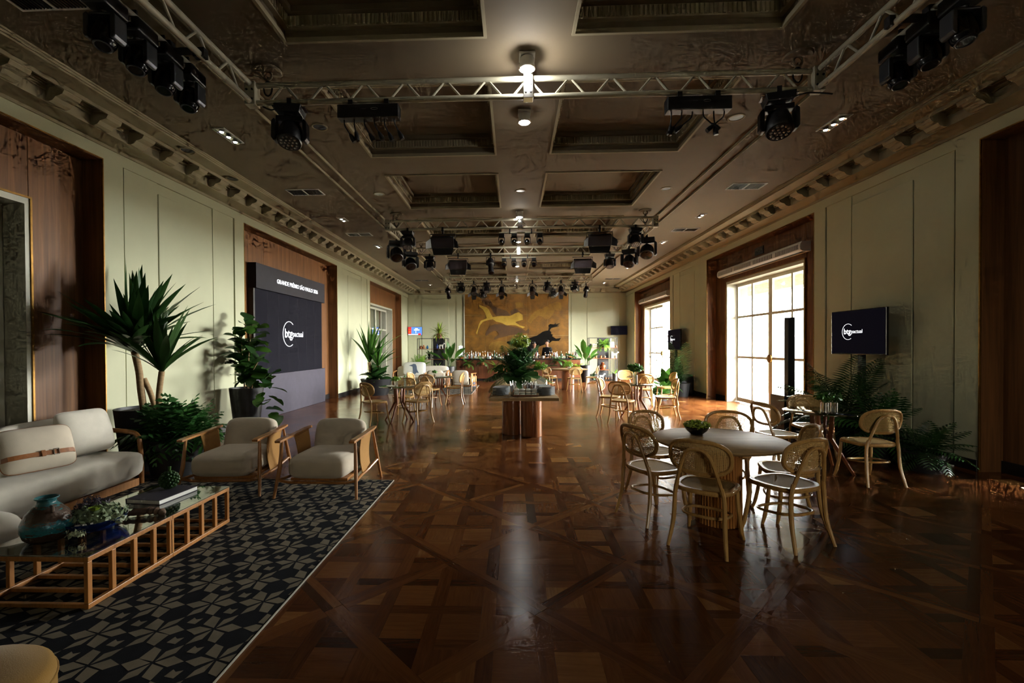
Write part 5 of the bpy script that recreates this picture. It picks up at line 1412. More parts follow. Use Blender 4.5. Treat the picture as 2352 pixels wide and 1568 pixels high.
def wall_tv(x, y, z, w, h, rz, label, blue):
    t = thing('wall_television', label, 'television', (x, y, z), rz)
    b = obj('tv_body', MB().box(-w/2, w/2, 0, .05, -h/2, h/2), 'blackgloss', t, bevel=.005)
    s = obj('tv_screen', MB().box(-w/2+.012, w/2-.012, -.002, -.0005, -h/2+.012, h/2-.012), 'scr_dark' if not blue else 'scr_blue', b)
    if blue:
        def q(nm, u0, u1, v0, v1, m): obj(nm, MB().box(-w/2+.012+(w-.024)*u0, -w/2+.012+(w-.024)*u1, -.004, -.0025, -h/2+.012+(h-.024)*v0, -h/2+.012+(h-.024)*v1), m, b)
        q('score_column', 0, .23, .12, 1, 'scr_red'); q('score_row', .03, .2, .30, .48, 'scr_orange'); q('score_row', .03, .2, .62, .78, 'scr_orange')
        q('ticker', 0, .72, 0, .12, 'scr_white'); q('ticker_badge', .72, .92, 0, .2, 'scr_red'); q('caption', .42, .82, .58, .70, 'scr_white'); q('caption', .50, .70, .76, .86, 'scr_white')
        for k in range(5): q('wave_line', .26+.14*k, .30+.14*k, .22, .52, 'scr_white' if k == 2 else 'scr_blue')
    obj('bracket', MB().box(-.06, .06, .0501, .13, -.08, .08), 'black', t)
wall_tv(-4.92, YF-.165, 2.33, .72, .42, 0, 'small wall television showing a blue and red broadcast, back left corner', True)
wall_tv(5.18, YF-.45, 2.29, .78, .44, rad(-16), 'dark wall television angled in the back right corner', False)
t = thing('subwoofer', 'black subwoofer box beside the glazed doors on the right', 'speaker', (5.17, 8.52, 0))
obj('cabinet', MB().box(-.33, .33, -.22, .22, .012, .63), 'blackmetal', t, bevel=.008); obj('grille', MB().box(-.30, .30, -.224, -.2205, .05, .59), 'black', t)
for a in (-.28, .28):
    for b in (-.17, .17): obj('foot', MB().lathe([(0, 0), (.02, 0), (.02, .0125), (0, .0125)], (a, b, 0), 10), 'black', t)
t = thing('column_speaker', 'tall slim black column speaker in front of the glazed doors', 'speaker', (5.02, 8.45, .6305))
obj('column', MB().box(-.062, .062, -.06, .06, .0, 1.41), 'blackmetal', t, bevel=.006); obj('grille', MB().box(-.052, .052, -.0635, -.0605, .04, 1.38), 'black', t)
t = thing('subwoofer', 'black subwoofer box under the farther right television', 'speaker', (5.30, 14.55, 0))
obj('cabinet', MB().box(-.30, .28, -.22, .22, .012, .62), 'blackmetal', t, bevel=.008); obj('grille', MB().box(-.27, .25, -.224, -.2205, .05, .58), 'black', t)
for a in (-.26, .24):
    for b in (-.17, .17): obj('foot', MB().lathe([(0, 0), (.02, 0), (.02, .0125), (0, .0125)], (a, b, 0), 10), 'black', t)
# air curtains and exit sign
def air_curtain(yc, L, label):
    t = thing('air_curtain', label, 'air curtain', (XR+DEP-.002, yc, 3.40))
    pr = [(0, 0), (-.16, -.0), (-.205, .03), (-.215, .09), (-.205, .15), (-.17, .195), (0, .20)]
    b = MB(); vs = [(p[0], y, p[1]) for y in (-L/2, L/2) for p in pr]; n = len(pr)
    fs = [tuple(range(n)), tuple(range(n, 2*n))[::-1]]+[(i, n+i, n+(i+1) % n, (i+1) % n) for i in range(n)]
    obj('casing', b.add(vs, fs), 'white', t, smooth=True)
    ns = 4 if L > 3.55 else 4
    me = bl('airslat', lambda: MB().box(-.006, .004, -.011, .011, .0, .085).mesh('slat'))
    for k in range(ns):
        c_ = -L/2+L*(k+.5)/ns; w_ = L/ns-.12
        g = obj('intake_grille', MB().box(-.2175, -.212, c_-w_/2, c_+w_/2, .045, .135), 'plinthgrey', t)
        s = MB(); m_ = int(w_/.036)
        for i in range(m_): y = c_-w_/2+w_*(i+.5)/m_; s.box(-.222, -.2176, y-.006, y+.006, .045, .135)
        o = obj('grille_bars', s, 'white', g); o['kind'] = 'stuff'
    obj('air_outlet', MB().box(-.15, -.08, -L/2+.05, L/2-.05, -.006, -.0005), 'black', t)
air_curtain(11.05, 3.66, 'long white air curtain above the closed glazed doors on the right')
air_curtain(18.95, 3.70, 'white air curtain above the open doorway, farther on the right')
t = thing('exit_sign', 'dark exit sign above the air curtain over the right doors', 'sign', (XR+DEP-.014, 11.10, 3.79))
obj('plate', MB().box(0, .012, -.19, .19, -.09, .09), 'black', t); plain('signtext', (.20,.22,.16), .5)
obj('sign_text', text_mesh('SAÍDA', .11, .001, .01), 'signtext', t, loc=(-.002, 0, 0), rot=(pi/2, 0, -pi/2))

# ------------------------------------------------------------------ buffet
wood('redgloss', (.22,.075,.025), (.34,.125,.042), .22, (5,5,.5), coat=.4)
t = thing('buffet_table', 'long beige buffet table on polished wooden cylinders in the middle of the hall', 'table', (0, 0, 0))
obj('table_top', MB().box(-.375, .705, 7.0, 12.6, .70, .75), 'tablewood', t, bevel=.006)
for (x, y, r) in ((.31, 7.86, .18), (-.03, 8.04, .17), (.31, 9.9, .18), (-.03, 10.08, .17), (.31, 11.9, .18), (-.03, 12.1, .17)):
    obj('cylinder_leg', MB().lathe([(0, .001), (r-.004, .001), (r, .006), (r, .699), (0, .699)], (x, y, 0), 40), 'redgloss', t, smooth=True)
plm = MB().lathe([(0, 0), (.075, 0), (.085, .004), (.132, .012), (.135, .015), (.13, .015), (.085, .008), (0, .006)], n=28).mesh('plate', True); plm.materials.append(M['plate'])
def plate_stack(x, y, n, label, z=.7505, r=1.0):
    for k in range(n):
        o = obj('plate', plm, None, loc=(x+random.uniform(-.003, .003), y+random.uniform(-.003, .003), z+k*.0105)); o.scale = (r, r, 1)
        tag(o, f'{ordinal(n-1-k)} plate from the top in the {label}', 'plate', label)
plate_stack(-.205, 7.42, 12, 'front left plate stack on the buffet')
plate_stack(.545, 7.42, 13, 'front right plate stack on the buffet')
plate_stack(-.19, 7.80, 10, 'second left plate stack on the buffet')
plate_stack(.50, 7.80, 12, 'second right plate stack on the buffet')
plate_stack(.30, 8.15, 12, 'plate stack behind the napkins on the buffet')
t = thing('serving_tray', 'dark wooden tray under the folded napkins on the buffet', 'tray', (.19, 7.30, .7505))
obj('tray_base', MB().box(-.20, .20, -.10, .10, 0, .012), 'redwood', t, bevel=.004); obj('tray_rim', MB().box(-.20, .20, -.10, -.09, .012, .026).box(-.20, .20, .09, .10, .012, .026).box(-.20, -.19, -.09, .09, .012, .026).box(.19, .20, -.09, .09, .012, .026), 'redwood', t)
nm_ = MB().cushion((0, 0, .018), (.088, .15, .036), 6, 20, 8).mesh('napkin', True, 80); nm_.materials.append(M['paper'])
for k in range(4):
    for j in range(3):
        o = obj('folded_napkin', nm_, None, loc=(.055+.092*k, 7.29, .764+j*.0335)); tag(o, f'{("bottom", "middle", "top")[j]} folded white napkin of the {("leftmost", "second", "third", "rightmost")[k]} pile on the wooden tray', 'napkin', f'napkin pile {("one", "two", "three", "four")[k]}')
for i, (x, y, nm) in enumerate(((.0, 7.55, 'left'), (.20, 7.70, 'middle'), (.33, 7.62, 'right'))):
    t = thing('cutlery_holder', f'{nm} steel cutlery holder filled with cutlery on the buffet', 'cutlery holder', (x, y, .7505), i*.6)
    obj('cup', MB().lathe([(0, 0), (.035, 0), (.055, .15), (.052, .15), (.033, .004), (0, .004)], n=20), 'chrome', t, smooth=True)
    rng = random.Random(i)
    for k in range(7):
        a = rng.uniform(0, 6.28); q = Vector((.02*cos(a), .02*sin(a), .01)); e = Vector((.055*cos(a), .055*sin(a), .20+rng.uniform(0, .03)))
        obj('cutlery', MB().tube([q, (q+e)/2, e-(e-q)*.12, e], [.003, .003, .009, .004], 6), 'chrome', t, smooth=True)
# big foliage arrangement
t = thing('buffet_arrangement', 'tall lush foliage arrangement in the middle of the buffet table', 'plant', (.10, 9.0, .7505))
obj('vase', MB().lathe([(0, 0), (.09, 0), (.10, .25), (.095, .25), (.085, .01), (0, .01)], n=24), 'clearglass', t, smooth=True)
for k in range(7):
    a = k*.9; obj('stem', MB().tube(spline([(.03*cos(a), .03*sin(a), .01), (.05*cos(a), .05*sin(a), .25), (.14*cos(a), .14*sin(a), .6)], 4), .008, 6), 'leaf_mid', t, smooth=True)
crown(t, (0, 0, .20), 26, 'frond', .72, .26, 'leaf_fern', (.1, 1.5), (.3, 1.1), seed=21, name='frond')
crown(t, (0, 0, .16), 12, 'oval', .58, .34, 'leaf_dark', (.9, 1.5), (.5, 1.0), seed=22)
bush(t, (.02, 0, .52), (.30, .28, .30), 420, .10, 'leaf_fern', 5, 'leafy_mass')
bush(t, (.05, -.03, .86), (.20, .17, .24), 330, .075, 'leaf_lime', 6, 'lime_foliage')
bush(t, (.42, -.05, .40), (.16, .16, .12), 110, .08, 'leaf_bright', 7, 'bright_foliage')
bush(t, (-.30, -.02, .34), (.22, .2, .16), 120, .09, 'leaf_mid', 8, 'low_foliage')
t = thing('food_platter', 'platter of pastries at the left edge of the buffet', 'food', (-.20, 8.35, .7505)); obj('platter', MB().lathe([(0, 0), (.11, 0), (.13, .012), (.125, .014), (0, .008)], n=24), 'plate', t, smooth=True)
pb = MB().cushion((0, 0, .02), (.07, .05, .04), 3, 12, 6).mesh('pastry', True, 80); pb.materials.append(M['fruit'])
for k in range(7): obj('pastry', pb, None, t, loc=(.07*cos(k*.9), .07*sin(k*.9), .012), rz=k)
t = thing('glass_dome', 'clear glass dome at the right edge of the buffet', 'dome', (.52, 8.45, .7505))
obj('dome', MB().lathe([(.12, 0), (.12, .10), (.10, .17), (.05, .21), (.012, .22), (.012, .24), (0, .245)], n=24), 'clearglass', t, smooth=True); obj('dish', MB().lathe([(0, 0), (.13, 0), (.14, .01), (0, .006)], n=24), 'white', t)

# ------------------------------------------------------------------ bar, mural, bartenders
t = thing('bar_counter', 'long red-brown wooden bar counter before the painted panel', 'bar', (0, 0, 0))
bx0, bx1, by0, by1, bz = -2.56, 3.02, 20.35, 20.98, .985
obj('carcass', MB().box(bx0+.02, bx1-.02, by0+.06, by1, .10, bz-.05), 'barwood', t)
obj('worktop', MB().box(bx0-.02, bx1+.02, by0-.03, by1+.02, bz-.05, bz), 'blackgloss', t, bevel=.006)
n = 6
for k in range(n):
    a = bx0+.02+(bx1-bx0-.04)*k/n; b = bx0+.02+(bx1-bx0-.04)*(k+1)/n
    p = obj('front_panel', MB().box(a+.006, b-.006, by0+.025, by0+.059, .10, bz-.051), 'barwood', t, bevel=.004)
    obj('panel_frame', MB().box(a+.07, b-.07, by0+.012, by0+.0245, .20, .24).box(a+.07, b-.07, by0+.012, by0+.0245, bz-.18, bz-.14).box(a+.07, a+.11, by0+.012, by0+.0245, .24, bz-.18).box(b-.11, b-.07, by0+.012, by0+.0245, .24, bz-.18), 'barwood', p)
obj('kick_plinth', MB().box(bx0+.04, bx1-.04, by0+.09, by1-.02, .001, .099), 'black', t)
def mural():
    t = thing('horse_mural', 'large golden wall panel of galloping horses behind the bar', 'artwork', (0, YF-.031, 0))
    x0, x1, z0, z1 = -2.42, 2.78, 1.02, 4.155
    for i in range(5):
        for j in range(3):
            a, b = x0+(x1-x0)*i/5, x0+(x1-x0)*(i+1)/5; c_, d_ = z0+(z1-z0)*j/3, z0+(z1-z0)*(j+1)/3
            obj('painted_panel', MB().box(a+.003, b-.003, -.04, 0, c_+.003, d_-.003), 'mural', t)
    obj('frame', MB().box(x0-.05, x0, -.05, 0, z0, z1), 'doorwhite', t); obj('frame', MB().box(x1, x1+.05, -.05, 0, z0, z1), 'doorwhite', t)
    def hz(p): return (-2.41+(p[0]-175)*.00488, 4.16-(p[1]-65)*.0049)
    H = {
     'mural_brown': [[(375,100),(410,108),(440,130),(470,188),(520,210),(600,235),(640,272),(630,287),(560,285),(500,287),(470,255),(450,215),(430,190),(400,180),(370,165),(345,125)],
        [(640,245),(690,215),(735,240),(755,255),(725,250),(690,262),(655,285)],
        [(385,472),(400,440),(430,395),(480,373),(560,373),(620,388),(700,405),(780,430),(800,445),(828,418),(840,440),(832,472),(800,465),(760,472),(700,480),(640,487),(580,502),(520,515),(490,530),(470,532),(480,508),(525,475),(500,442),(470,442),(440,455),(410,482),(390,490)]],
     'mural_gold': [[(318,170),(350,183),(400,200),(422,222),(440,262),(462,300),(540,290),(640,290),(690,265),(730,253),(768,280),(772,330),(720,343),(692,353),(742,388),(795,403),(770,417),(700,387),(650,382),(600,387),(560,362),(500,347),(460,322),(410,332),(362,347),(332,382),(312,432),(300,478),(288,462),(305,420),(320,370),(340,335),(400,312),(385,260),(360,220),(328,195)]],
     'mural_black': [[(605,565),(612,550),(660,545),(740,525),(830,520),(920,490),(970,455),(1000,445),(1030,440),(1040,410),(1030,392),(1050,375),(1090,380),(1110,362),(1105,380),(1155,366),(1122,390),(1145,396),(1100,407),(1062,415),(1045,440),(1062,460),(1057,475),(1077,483),(1070,500),(1110,525),(1160,518),(1140,547),(1108,550),(1070,547),(1040,572),(1000,582),(940,602),(900,660),(840,690),(810,690),(800,640),(770,600),(700,582),(630,582)]],
     'mural_pale': [[(818,345),(850,290),(900,240),(980,212),(1060,168),(1120,148),(1158,160),(1168,205),(1160,245),(1100,230),(1082,272),(1040,322),(1000,332),(980,300),(930,290),(880,332),(850,372),(835,362)],
        [(418,625),(420,590),(450,560),(520,545),(600,555),(642,590),(622,642),(560,662),(480,652)],
        [(690,152),(770,152),(778,210),(700,212)]]}
    for m_, polys in H.items():
        for p in polys:
            q = [hz(v) for v in p]; d = -.052 if m_ != 'mural_pale' else -.046
            obj('horse_relief' if len(p) > 6 else 'relief_block', MB().prism(q, d, -.0405, 'y'), m_, t)
mural()
# picture light on the mural from the middle of the far truss
def aimed_spot(loc, target, power, size):
    l = bpy.data.lights.new('truss_spot', 'SPOT'); l.energy = power; l.spot_size = size; l.spot_blend = .5; l.shadow_soft_size = .05; l.color = (1, .86, .6)
    o = bpy.data.objects.new('truss_spot', l); COL.objects.link(o); o.location = loc
    o.rotation_euler = (Vector(target)-Vector(loc)).to_track_quat('-Z', 'Y').to_euler()
aimed_spot((-.44, 18.1, 3.72), (-.25, 22.8, 2.95), 420, .36)

def person(x, y, rz, h, label, look=0.0, arm=0.0):
    t = thing('person', label, 'person', (x, y, 0), rz); k = h/1.78
    def skinmesh(nm, V, E, R, mat_, sub=2):
        me = bpy.data.meshes.new(nm); me.from_pydata([tuple(Vector(v)*k) for v in V], E, []); me.update(); me.materials.append(M[mat_])
        o = bpy.data.objects.new(nm, me); COL.objects.link(o); o.parent = t
        md = o.modifiers.new('skin', 'SKIN'); md.use_smooth_shade = True
        for i, r in enumerate(R):
            sv = me.skin_vertices[0].data[i]; sv.radius = (r[0]*k, r[1]*k) if isinstance(r, tuple) else (r*k, r*k); sv.use_root = (i == 0)
        s_ = o.modifiers.new('sub', 'SUBSURF'); s_.levels = sub; s_.render_levels = sub
        return o
    V = [(0,0,.98), (0,-.01,1.12), (0,0,1.30), (0,0,1.44), (0,.0,1.52), (0,-.015,1.58), (0,-.02,1.66), (0,-.01,1.74)]
    R = [(.15,.11), (.14,.10), (.17,.11), (.10,.08), (.046,.050), (.066,.080), (.086,.106), (.066,.082)]
    E = [(i, i+1) for i in range(7)]
    def chain(start, pts):
        p = start
        for v, r in pts: V.append(v); R.append(r); E.append((p, len(V)-1)); p = len(V)-1
        return p
    for s in (-1, 1):
        w_ = chain(2, [((s*.19, 0, 1.40), .062), ((s*.235, .01, 1.14), .047), ((s*.19, -.17-arm, 1.00), .036), ((s*.165, -.24-arm, .99), (.038, .02))])
        wp = V[w_]
        for j, (dx, L_) in enumerate(((-.028, .07), (-.010, .085), (.010, .08), (.027, .062))):
            chain(w_, [((wp[0]+dx*s, wp[1]-.04, wp[2]), .010), ((wp[0]+dx*s*1.1, wp[1]-.04-L_*.5, wp[2]-.012), .009), ((wp[0]+dx*s*1.1, wp[1]-.03-L_, wp[2]-.035), .007)])
        chain(w_, [((wp[0]-s*.040, wp[1]-.01, wp[2]-.004), .011), ((wp[0]-s*.055, wp[1]-.045, wp[2]-.012), .009)])
        chain(0, [((s*.095, 0, .90), .085), ((s*.10, -.01, .50), .058), ((s*.10, .015, .10), .040), ((s*.10, -.02, .045), (.040, .035)), ((s*.10, -.14, .035), (.035, .025))])
    skinmesh('body', V, E, R, 'skin')
    V = [(0,0,.96), (0,-.01,1.12), (0,0,1.30), (0,0,1.45), (0, 0, 1.50)]; R = [(.165,.125), (.155,.115), (.185,.125), (.115,.092), (.07, .072)]; E = [(0,1), (1,2), (2,3), (3,4)]
    for s in (-1, 1): chain(2, [((s*.19, 0, 1.41), .075), ((s*.237, .01, 1.15), .060), ((s*.20, -.13-arm*.7, 1.02), .048)])
    skinmesh('shirt', V, E, R, 'shirt')
    V = [(0,0,.98), (0, 0, .90)]; R = [(.16,.12), (.15,.12)]; E = [(0,1)]
    for s in (-1, 1): chain(1, [((s*.10, 0, .84), .095), ((s*.10, -.01, .50), .072), ((s*.10, .015, .07), .060)])
    skinmesh('trousers', V, E, R, 'shirt')
    hd_ = bpy.data.objects.new('hair', MB().ball((0, 0, 0), (.092*k, .100*k, .070*k), 16, 10).mesh('hair', True)); COL.objects.link(hd_); hd_.parent = t; hd_.location = (0, .030*k, 1.752*k); hd_.data.materials.append(M['hair'])
    f = MB()
    f.ball((-.030*k, -.112*k, 1.672*k), .0075*k, 8, 6).ball((.030*k, -.112*k, 1.672*k), .0075*k, 8, 6); obj('eyes', f, 'white', t)
    obj('nose', MB().tube([(0, -.114*k, 1.68*k), (0, -.136*k, 1.645*k), (0, -.114*k, 1.635*k)], [.008*k, .014*k, .010*k], 8), 'skin', t, smooth=True)
    obj('mouth', MB().ball((0, -.100*k, 1.605*k), (.022*k, .010*k, .006*k), 10, 6), 'redbottle', t)
    for s in (-1, 1): obj('ear', MB().ball((s*.090*k, -.005*k, 1.66*k), (.012*k, .02*k, .03*k), 8, 6), 'skin', t, smooth=True)
person(1.00, 21.60, rad(40), 1.72, 'person in a black shirt behind the bar, the left one, turned sideways')
person(1.62, 21.66, rad(-35), 1.80, 'person in a black shirt behind the bar, the taller one on the right')

# ------------------------------------------------------------------ bar glassware and bottles
def lathe_thing(name, prof, mat_, n=14):
    me = MB().lathe(prof, n=n).mesh(name, True); me.materials.append(M[mat_]); return me
bottle = [(0, 0), (.036, 0), (.038, .01), (.038, .17), (.03, .20), (.014, .23), (.013, .29), (.015, .292), (.015, .30), (0, .30)]
tumbler = [(0, 0), (.032, 0), (.036, .11), (.034, .11), (.030, .006), (0, .006)]
wine = [(0, 0), (.032, 0), (.032, .003), (.004, .008), (.004, .085), (.025, .11), (.034, .14), (.030, .19), (.028, .19), (.031, .14), (0, .10)]
GL = {'glass tumbler': lathe_thing('tumbler', tumbler, 'clearglass'), 'stemmed glass': lathe_thing('wine_glass', wine, 'clearglass')}
BT = [('amber liquor bottle', lathe_thing('bottle', bottle, 'amber')), ('green bottle', lathe_thing('bottle', bottle, 'greenbottle')), ('red-brown bottle', lathe_thing('bottle', bottle, 'redbottle')), ('clear bottle', lathe_thing('bottle', bottle, 'plate'))]
capm = MB().lathe([(0, .301), (.016, .301), (.016, .325), (0, .325)], n=10).mesh('cap'); capm.materials.append(M['white'])
cupm = lathe_thing('cup', [(0, 0), (.028, 0), (.04, .26), (.038, .26), (.026, .004), (0, .004)], 'white')
cnt = {}
def CNT(nm): cnt[nm] = cnt.get(nm, -1)+1; return ordinal(cnt[nm])
rng = random.Random(11)
x = bx0+.45
while x < bx1-.12:
    if not (.0 < x < .42 and False):
        for row, yy in ((0, by0+.16), (1, by0+.38)):
            xx = x+rng.uniform(-.015, .015); r = rng.random()
            if row == 0:
                nm = 'glass tumbler' if r < .6 else 'stemmed glass'; o = obj('glass_tumbler' if nm[0] == 'g' else 'stemmed_glass', GL[nm], None, loc=(xx, yy, bz+.001)); tag(o, f'{CNT(nm)} clear {nm} from the left in the front row on the bar', 'glass', f'{nm} row on the bar')
            elif r < .62:
                nm, me = BT[rng.randrange(4)]; o = obj('liquor_bottle', me, None, loc=(xx, yy, bz+.001)); s_ = rng.uniform(.8, 1.1); o.scale = (1, 1, s_); obj('cap', capm, None, o); tag(o, f'{CNT(nm)} {nm} from the left in the back row on the bar', 'bottle', f'{nm} set on the bar')
    x += .105
for x, nm in ((-1.62, 'left'), (1.02, 'middle'), (1.85, 'right')):
    for k in range(2):
        o = obj('paper_cup_stack', cupm, None, loc=(x+.09*k, by0+.52, bz+.001)); tag(o, f'{("left", "right")[k]} tall white cup stack of the {nm} pair on the bar counter', 'cup', f'{nm} white cup stacks')
for x, lab in ((-1.05, 'round pale lantern among the glasses left on the bar counter'), (1.35, 'round pale bowl before the bartenders on the bar counter')):
    t = thing('bowl', lab, 'bowl', (x, by0+.06, bz+.001)); obj('bowl_body', MB().lathe([(0, 0), (.04, 0), (.07, .04), (.075, .08), (.06, .115), (.05, .12), (.06, .08), (0, .02)], n=20), 'paper', t, smooth=True); obj('foot_ring', MB().lathe([(.03, 0), (.042, 0), (.042, .006), (.03, .006)], n=16), 'copper', t)
t = thing('ice_bucket', 'clear pitcher of white ice at the right end of the bar', 'pitcher', (2.86, by0+.35, bz+.001))
obj('pitcher_body', MB().lathe([(0, 0), (.07, 0), (.085, .30), (.081, .30), (.067, .006), (0, .006)], n=18), 'clearglass', t, smooth=True); obj('ice', MB().lathe([(0, .01), (.064, .01), (.078, .26), (.05, .29), (0, .28)], n=14), 'white', t); obj('handle', MB().tube(spline([(.085, 0, .26), (.14, 0, .24), (.14, 0, .1), (.075, 0, .06)], 4), .008, 6), 'clearglass', t, smooth=True)
t = thing('fruit_bowl', 'shallow bowl of orange fruit beside the ice pitcher on the bar', 'fruit', (2.56, by0+.22, bz+.001)); obj('bowl', MB().lathe([(0, 0), (.06, 0), (.13, .05), (.125, .052), (.05, .008), (0, .008)], n=20), 'copper', t, smooth=True)
fm = MB().ball((0, 0, .035), .036, 10, 7).mesh('orange', True); fm.materials.append(M['fruit'])
for k in range(7): obj('orange', fm, None, t, loc=(.06*cos(k*1.05)*(k > 0), .06*sin(k*1.05)*(k > 0), .02+(.03 if k == 0 else 0)))
t = thing('garnish_tray', 'basket of garnishes at the left end of the bar counter', 'basket', (-2.36, by0+.25, bz+.001)); obj('basket', MB().lathe([(0, 0), (.10, 0), (.15, .08), (.145, .08), (.095, .006), (0, .006)], n=18), 'leather', t, smooth=True); bush(t, (0, 0, .10), (.12, .12, .05), 90, .06, 'leaf_mid', 31)
t = thing('bottle_lamp', 'sparkling stacked white lamp at the left end of the bar', 'lamp', (-2.40, by0+.48, bz+.001))
obj('stem', MB().cyl((0, 0, 0), (0, 0, .62), .008, n=8), 'chrome', t)
bm = MB().ball((0, 0, 0), .045, 10, 6).mesh('globe', True); bm.materials.append(M['scr_white'])
for k in range(6):
    for j in (-1, 1): obj('globe', bm, None, t, loc=(.05*j, 0, .12+.085*k))
# plants along the bar front
for i, (x, z, r, m_) in enumerate(((-2.0, .72, .18, 'leaf_mid'), (-1.35, .80, .20, 'leaf_fern'), (-.75, .55, .24, 'leaf_bright'), (1.95, .84, .18, 'leaf_fern'), (2.40, .70, .20, 'leaf_bright'), (2.88, .55, .16, 'leaf_lime'))):
    t = thing('trailing_plant', f'trailing green plant hung on the bar front, {("first", "second", "third", "fourth", "fifth", "last")[i]} from the left', 'plant', (x, by0-.09, z), 0, 'plants hung on the bar front')
    obj('wall_pot', MB().lathe([(0, -.08), (.05, -.08), (.075, .04), (.07, .04), (.045, -.07), (0, -.07)], n=16), 'terracotta', t, smooth=True)
    crown(t, (0, 0, .03), 14, 'fern', r*2.0, .12, m_, (.4, 1.5), (.9, 1.9), seed=40+i, name='frond')

# ------------------------------------------------------------------ display shelves by the bar
def shelf(x0, x1, yc, label, cols, levels):
    t = thing('metal_shelf', label, 'shelf', (0, yc, 0)); d = .18
    for cx in cols:
        for s in (-1, 1): obj('upright', MB().box(cx-.012, cx+.012, s*d-.012, s*d+.012, .001, 1.90), 'blackmetal', t)
    for (a, b, z) in levels: obj('shelf_board', MB().box(a, b, -d-.012, d+.012, z-.02, z), 'redwood' if z > .2 else 'blackmetal', t, bevel=.003)
    obj('top_rail', MB().box(cols[0], cols[-1], -d-.01, -d+.01, 1.88, 1.90).box(cols[0], cols[-1], d-.01, d+.01, 1.88, 1.90), 'blackmetal', t)
    obj('back_panel', MB().box(cols[1]+.012, cols[2]-.012, d-.008, d+.004, .06, 1.88), 'black', t)
shelf(3.3, 4.6, 20.4, 'black metal display shelf right of the bar', (3.36, 3.79, 4.27, 4.58), ((3.28, 4.62, 1.46), (3.28, 4.62, .99), (3.79, 4.27, .48), (3.28, 4.62, .05)))
shelf(-4.15, -2.8, 19.6, 'black metal display shelf in the back left corner', (-4.10, -3.48, -2.98, -2.80), ((-4.12, -2.78, 1.45), (-4.12, -2.78, 1.0), (-3.48, -2.98, .5), (-4.12, -2.78, .05)))
def book(x, y, z, h, m_, label, w=.035):
    t = thing('upright_book', label, 'book', (x, y, z)); obj('cover', MB().box(-w/2, w/2, -.09, .09, 0, h), m_, t, bevel=.003); obj('pages', MB().box(-w/2+.004, w/2-.004, -.0915, -.0905, .006, h-.006), 'paper', t)
for i, (x, h, m_, nm) in enumerate(((4.27, .30, 'bluebook', 'leftmost blue book'), (4.315, .40, 'white', 'tall white book'), (4.365, .26, 'bluebook', 'middle blue book'), (4.41, .26, 'bluebook', 'rightmost blue book'), (4.455, .24, 'white', 'short white book'))):
    book(x, 20.36, 1.461, h, m_, f'{nm} on the upper shelf right of the bar')
book(4.36, 20.36, .991, .28, 'white', 'white book on the middle shelf right of the bar'); book(4.40, 20.36, .991, .28, 'bluebook', 'blue book on the middle shelf right of the bar')
def figurine(x, y, z, label, m_='paper', s=1.0):
    t = thing('horse_figurine', label, 'figurine', (x, y, z)); t.scale = (s,)*3
    V = MB().tube(spline([(-.07, 0, .12), (-.02, 0, .125), (.04, 0, .125), (.08, 0, .16), (.10, 0, .205), (.125, 0, .20), (.145, 0, .18)], 3), [.034, .038, .036, .034, .036, .036, .034, .032, .03, .026, .022, .02, .02, .02, .018, .016, .016, .014, .012], 8)
    obj('torso', V, m_, t, smooth=True)
    for (a, b) in ((-.06, -.02), (-.06, .02), (.05, -.02), (.05, .02)): obj('leg', MB().cyl((a, b, .12), (a+.01, b, 0), .016, .011, n=8), m_, t, smooth=True)
    obj('tail', MB().tube([(-.09, 0, .13), (-.12, 0, .11), (-.125, 0, .05)], [.012, .014, .006], 6), m_, t, smooth=True)
figurine(3.62, 20.36, 1.461, 'white horse figurine on the upper shelf right of the bar', s=1.1); figurine(4.50, 20.36, .991, 'white horse figurine on the middle shelf right of the bar', s=1.3); figurine(3.92, 20.34, .051, 'white horse figurine on the bottom shelf right of the bar', s=1.2)
figurine(-3.10, 19.56, 1.451, 'pale horse figurine on the upper shelf, back left corner', s=1.1)
def pottery(x, y, z, m_, label, r=.06, h=.16):
    t = thing('pottery', label, 'pottery', (x, y, z)); obj('vessel', MB().lathe([(0, 0), (r*.7, 0), (r, h*.35), (r*.95, h*.6), (r*.45, h*.85), (r*.55, h), (r*.48, h), (r*.38, h*.85), (0, h*.5)], n=20), m_, t, smooth=True); obj('rim', MB().tube([(r*.52*cos(2*pi*k/16), r*.52*sin(2*pi*k/16), h) for k in range(16)], .006, 6, closed=True), m_, t, smooth=True)
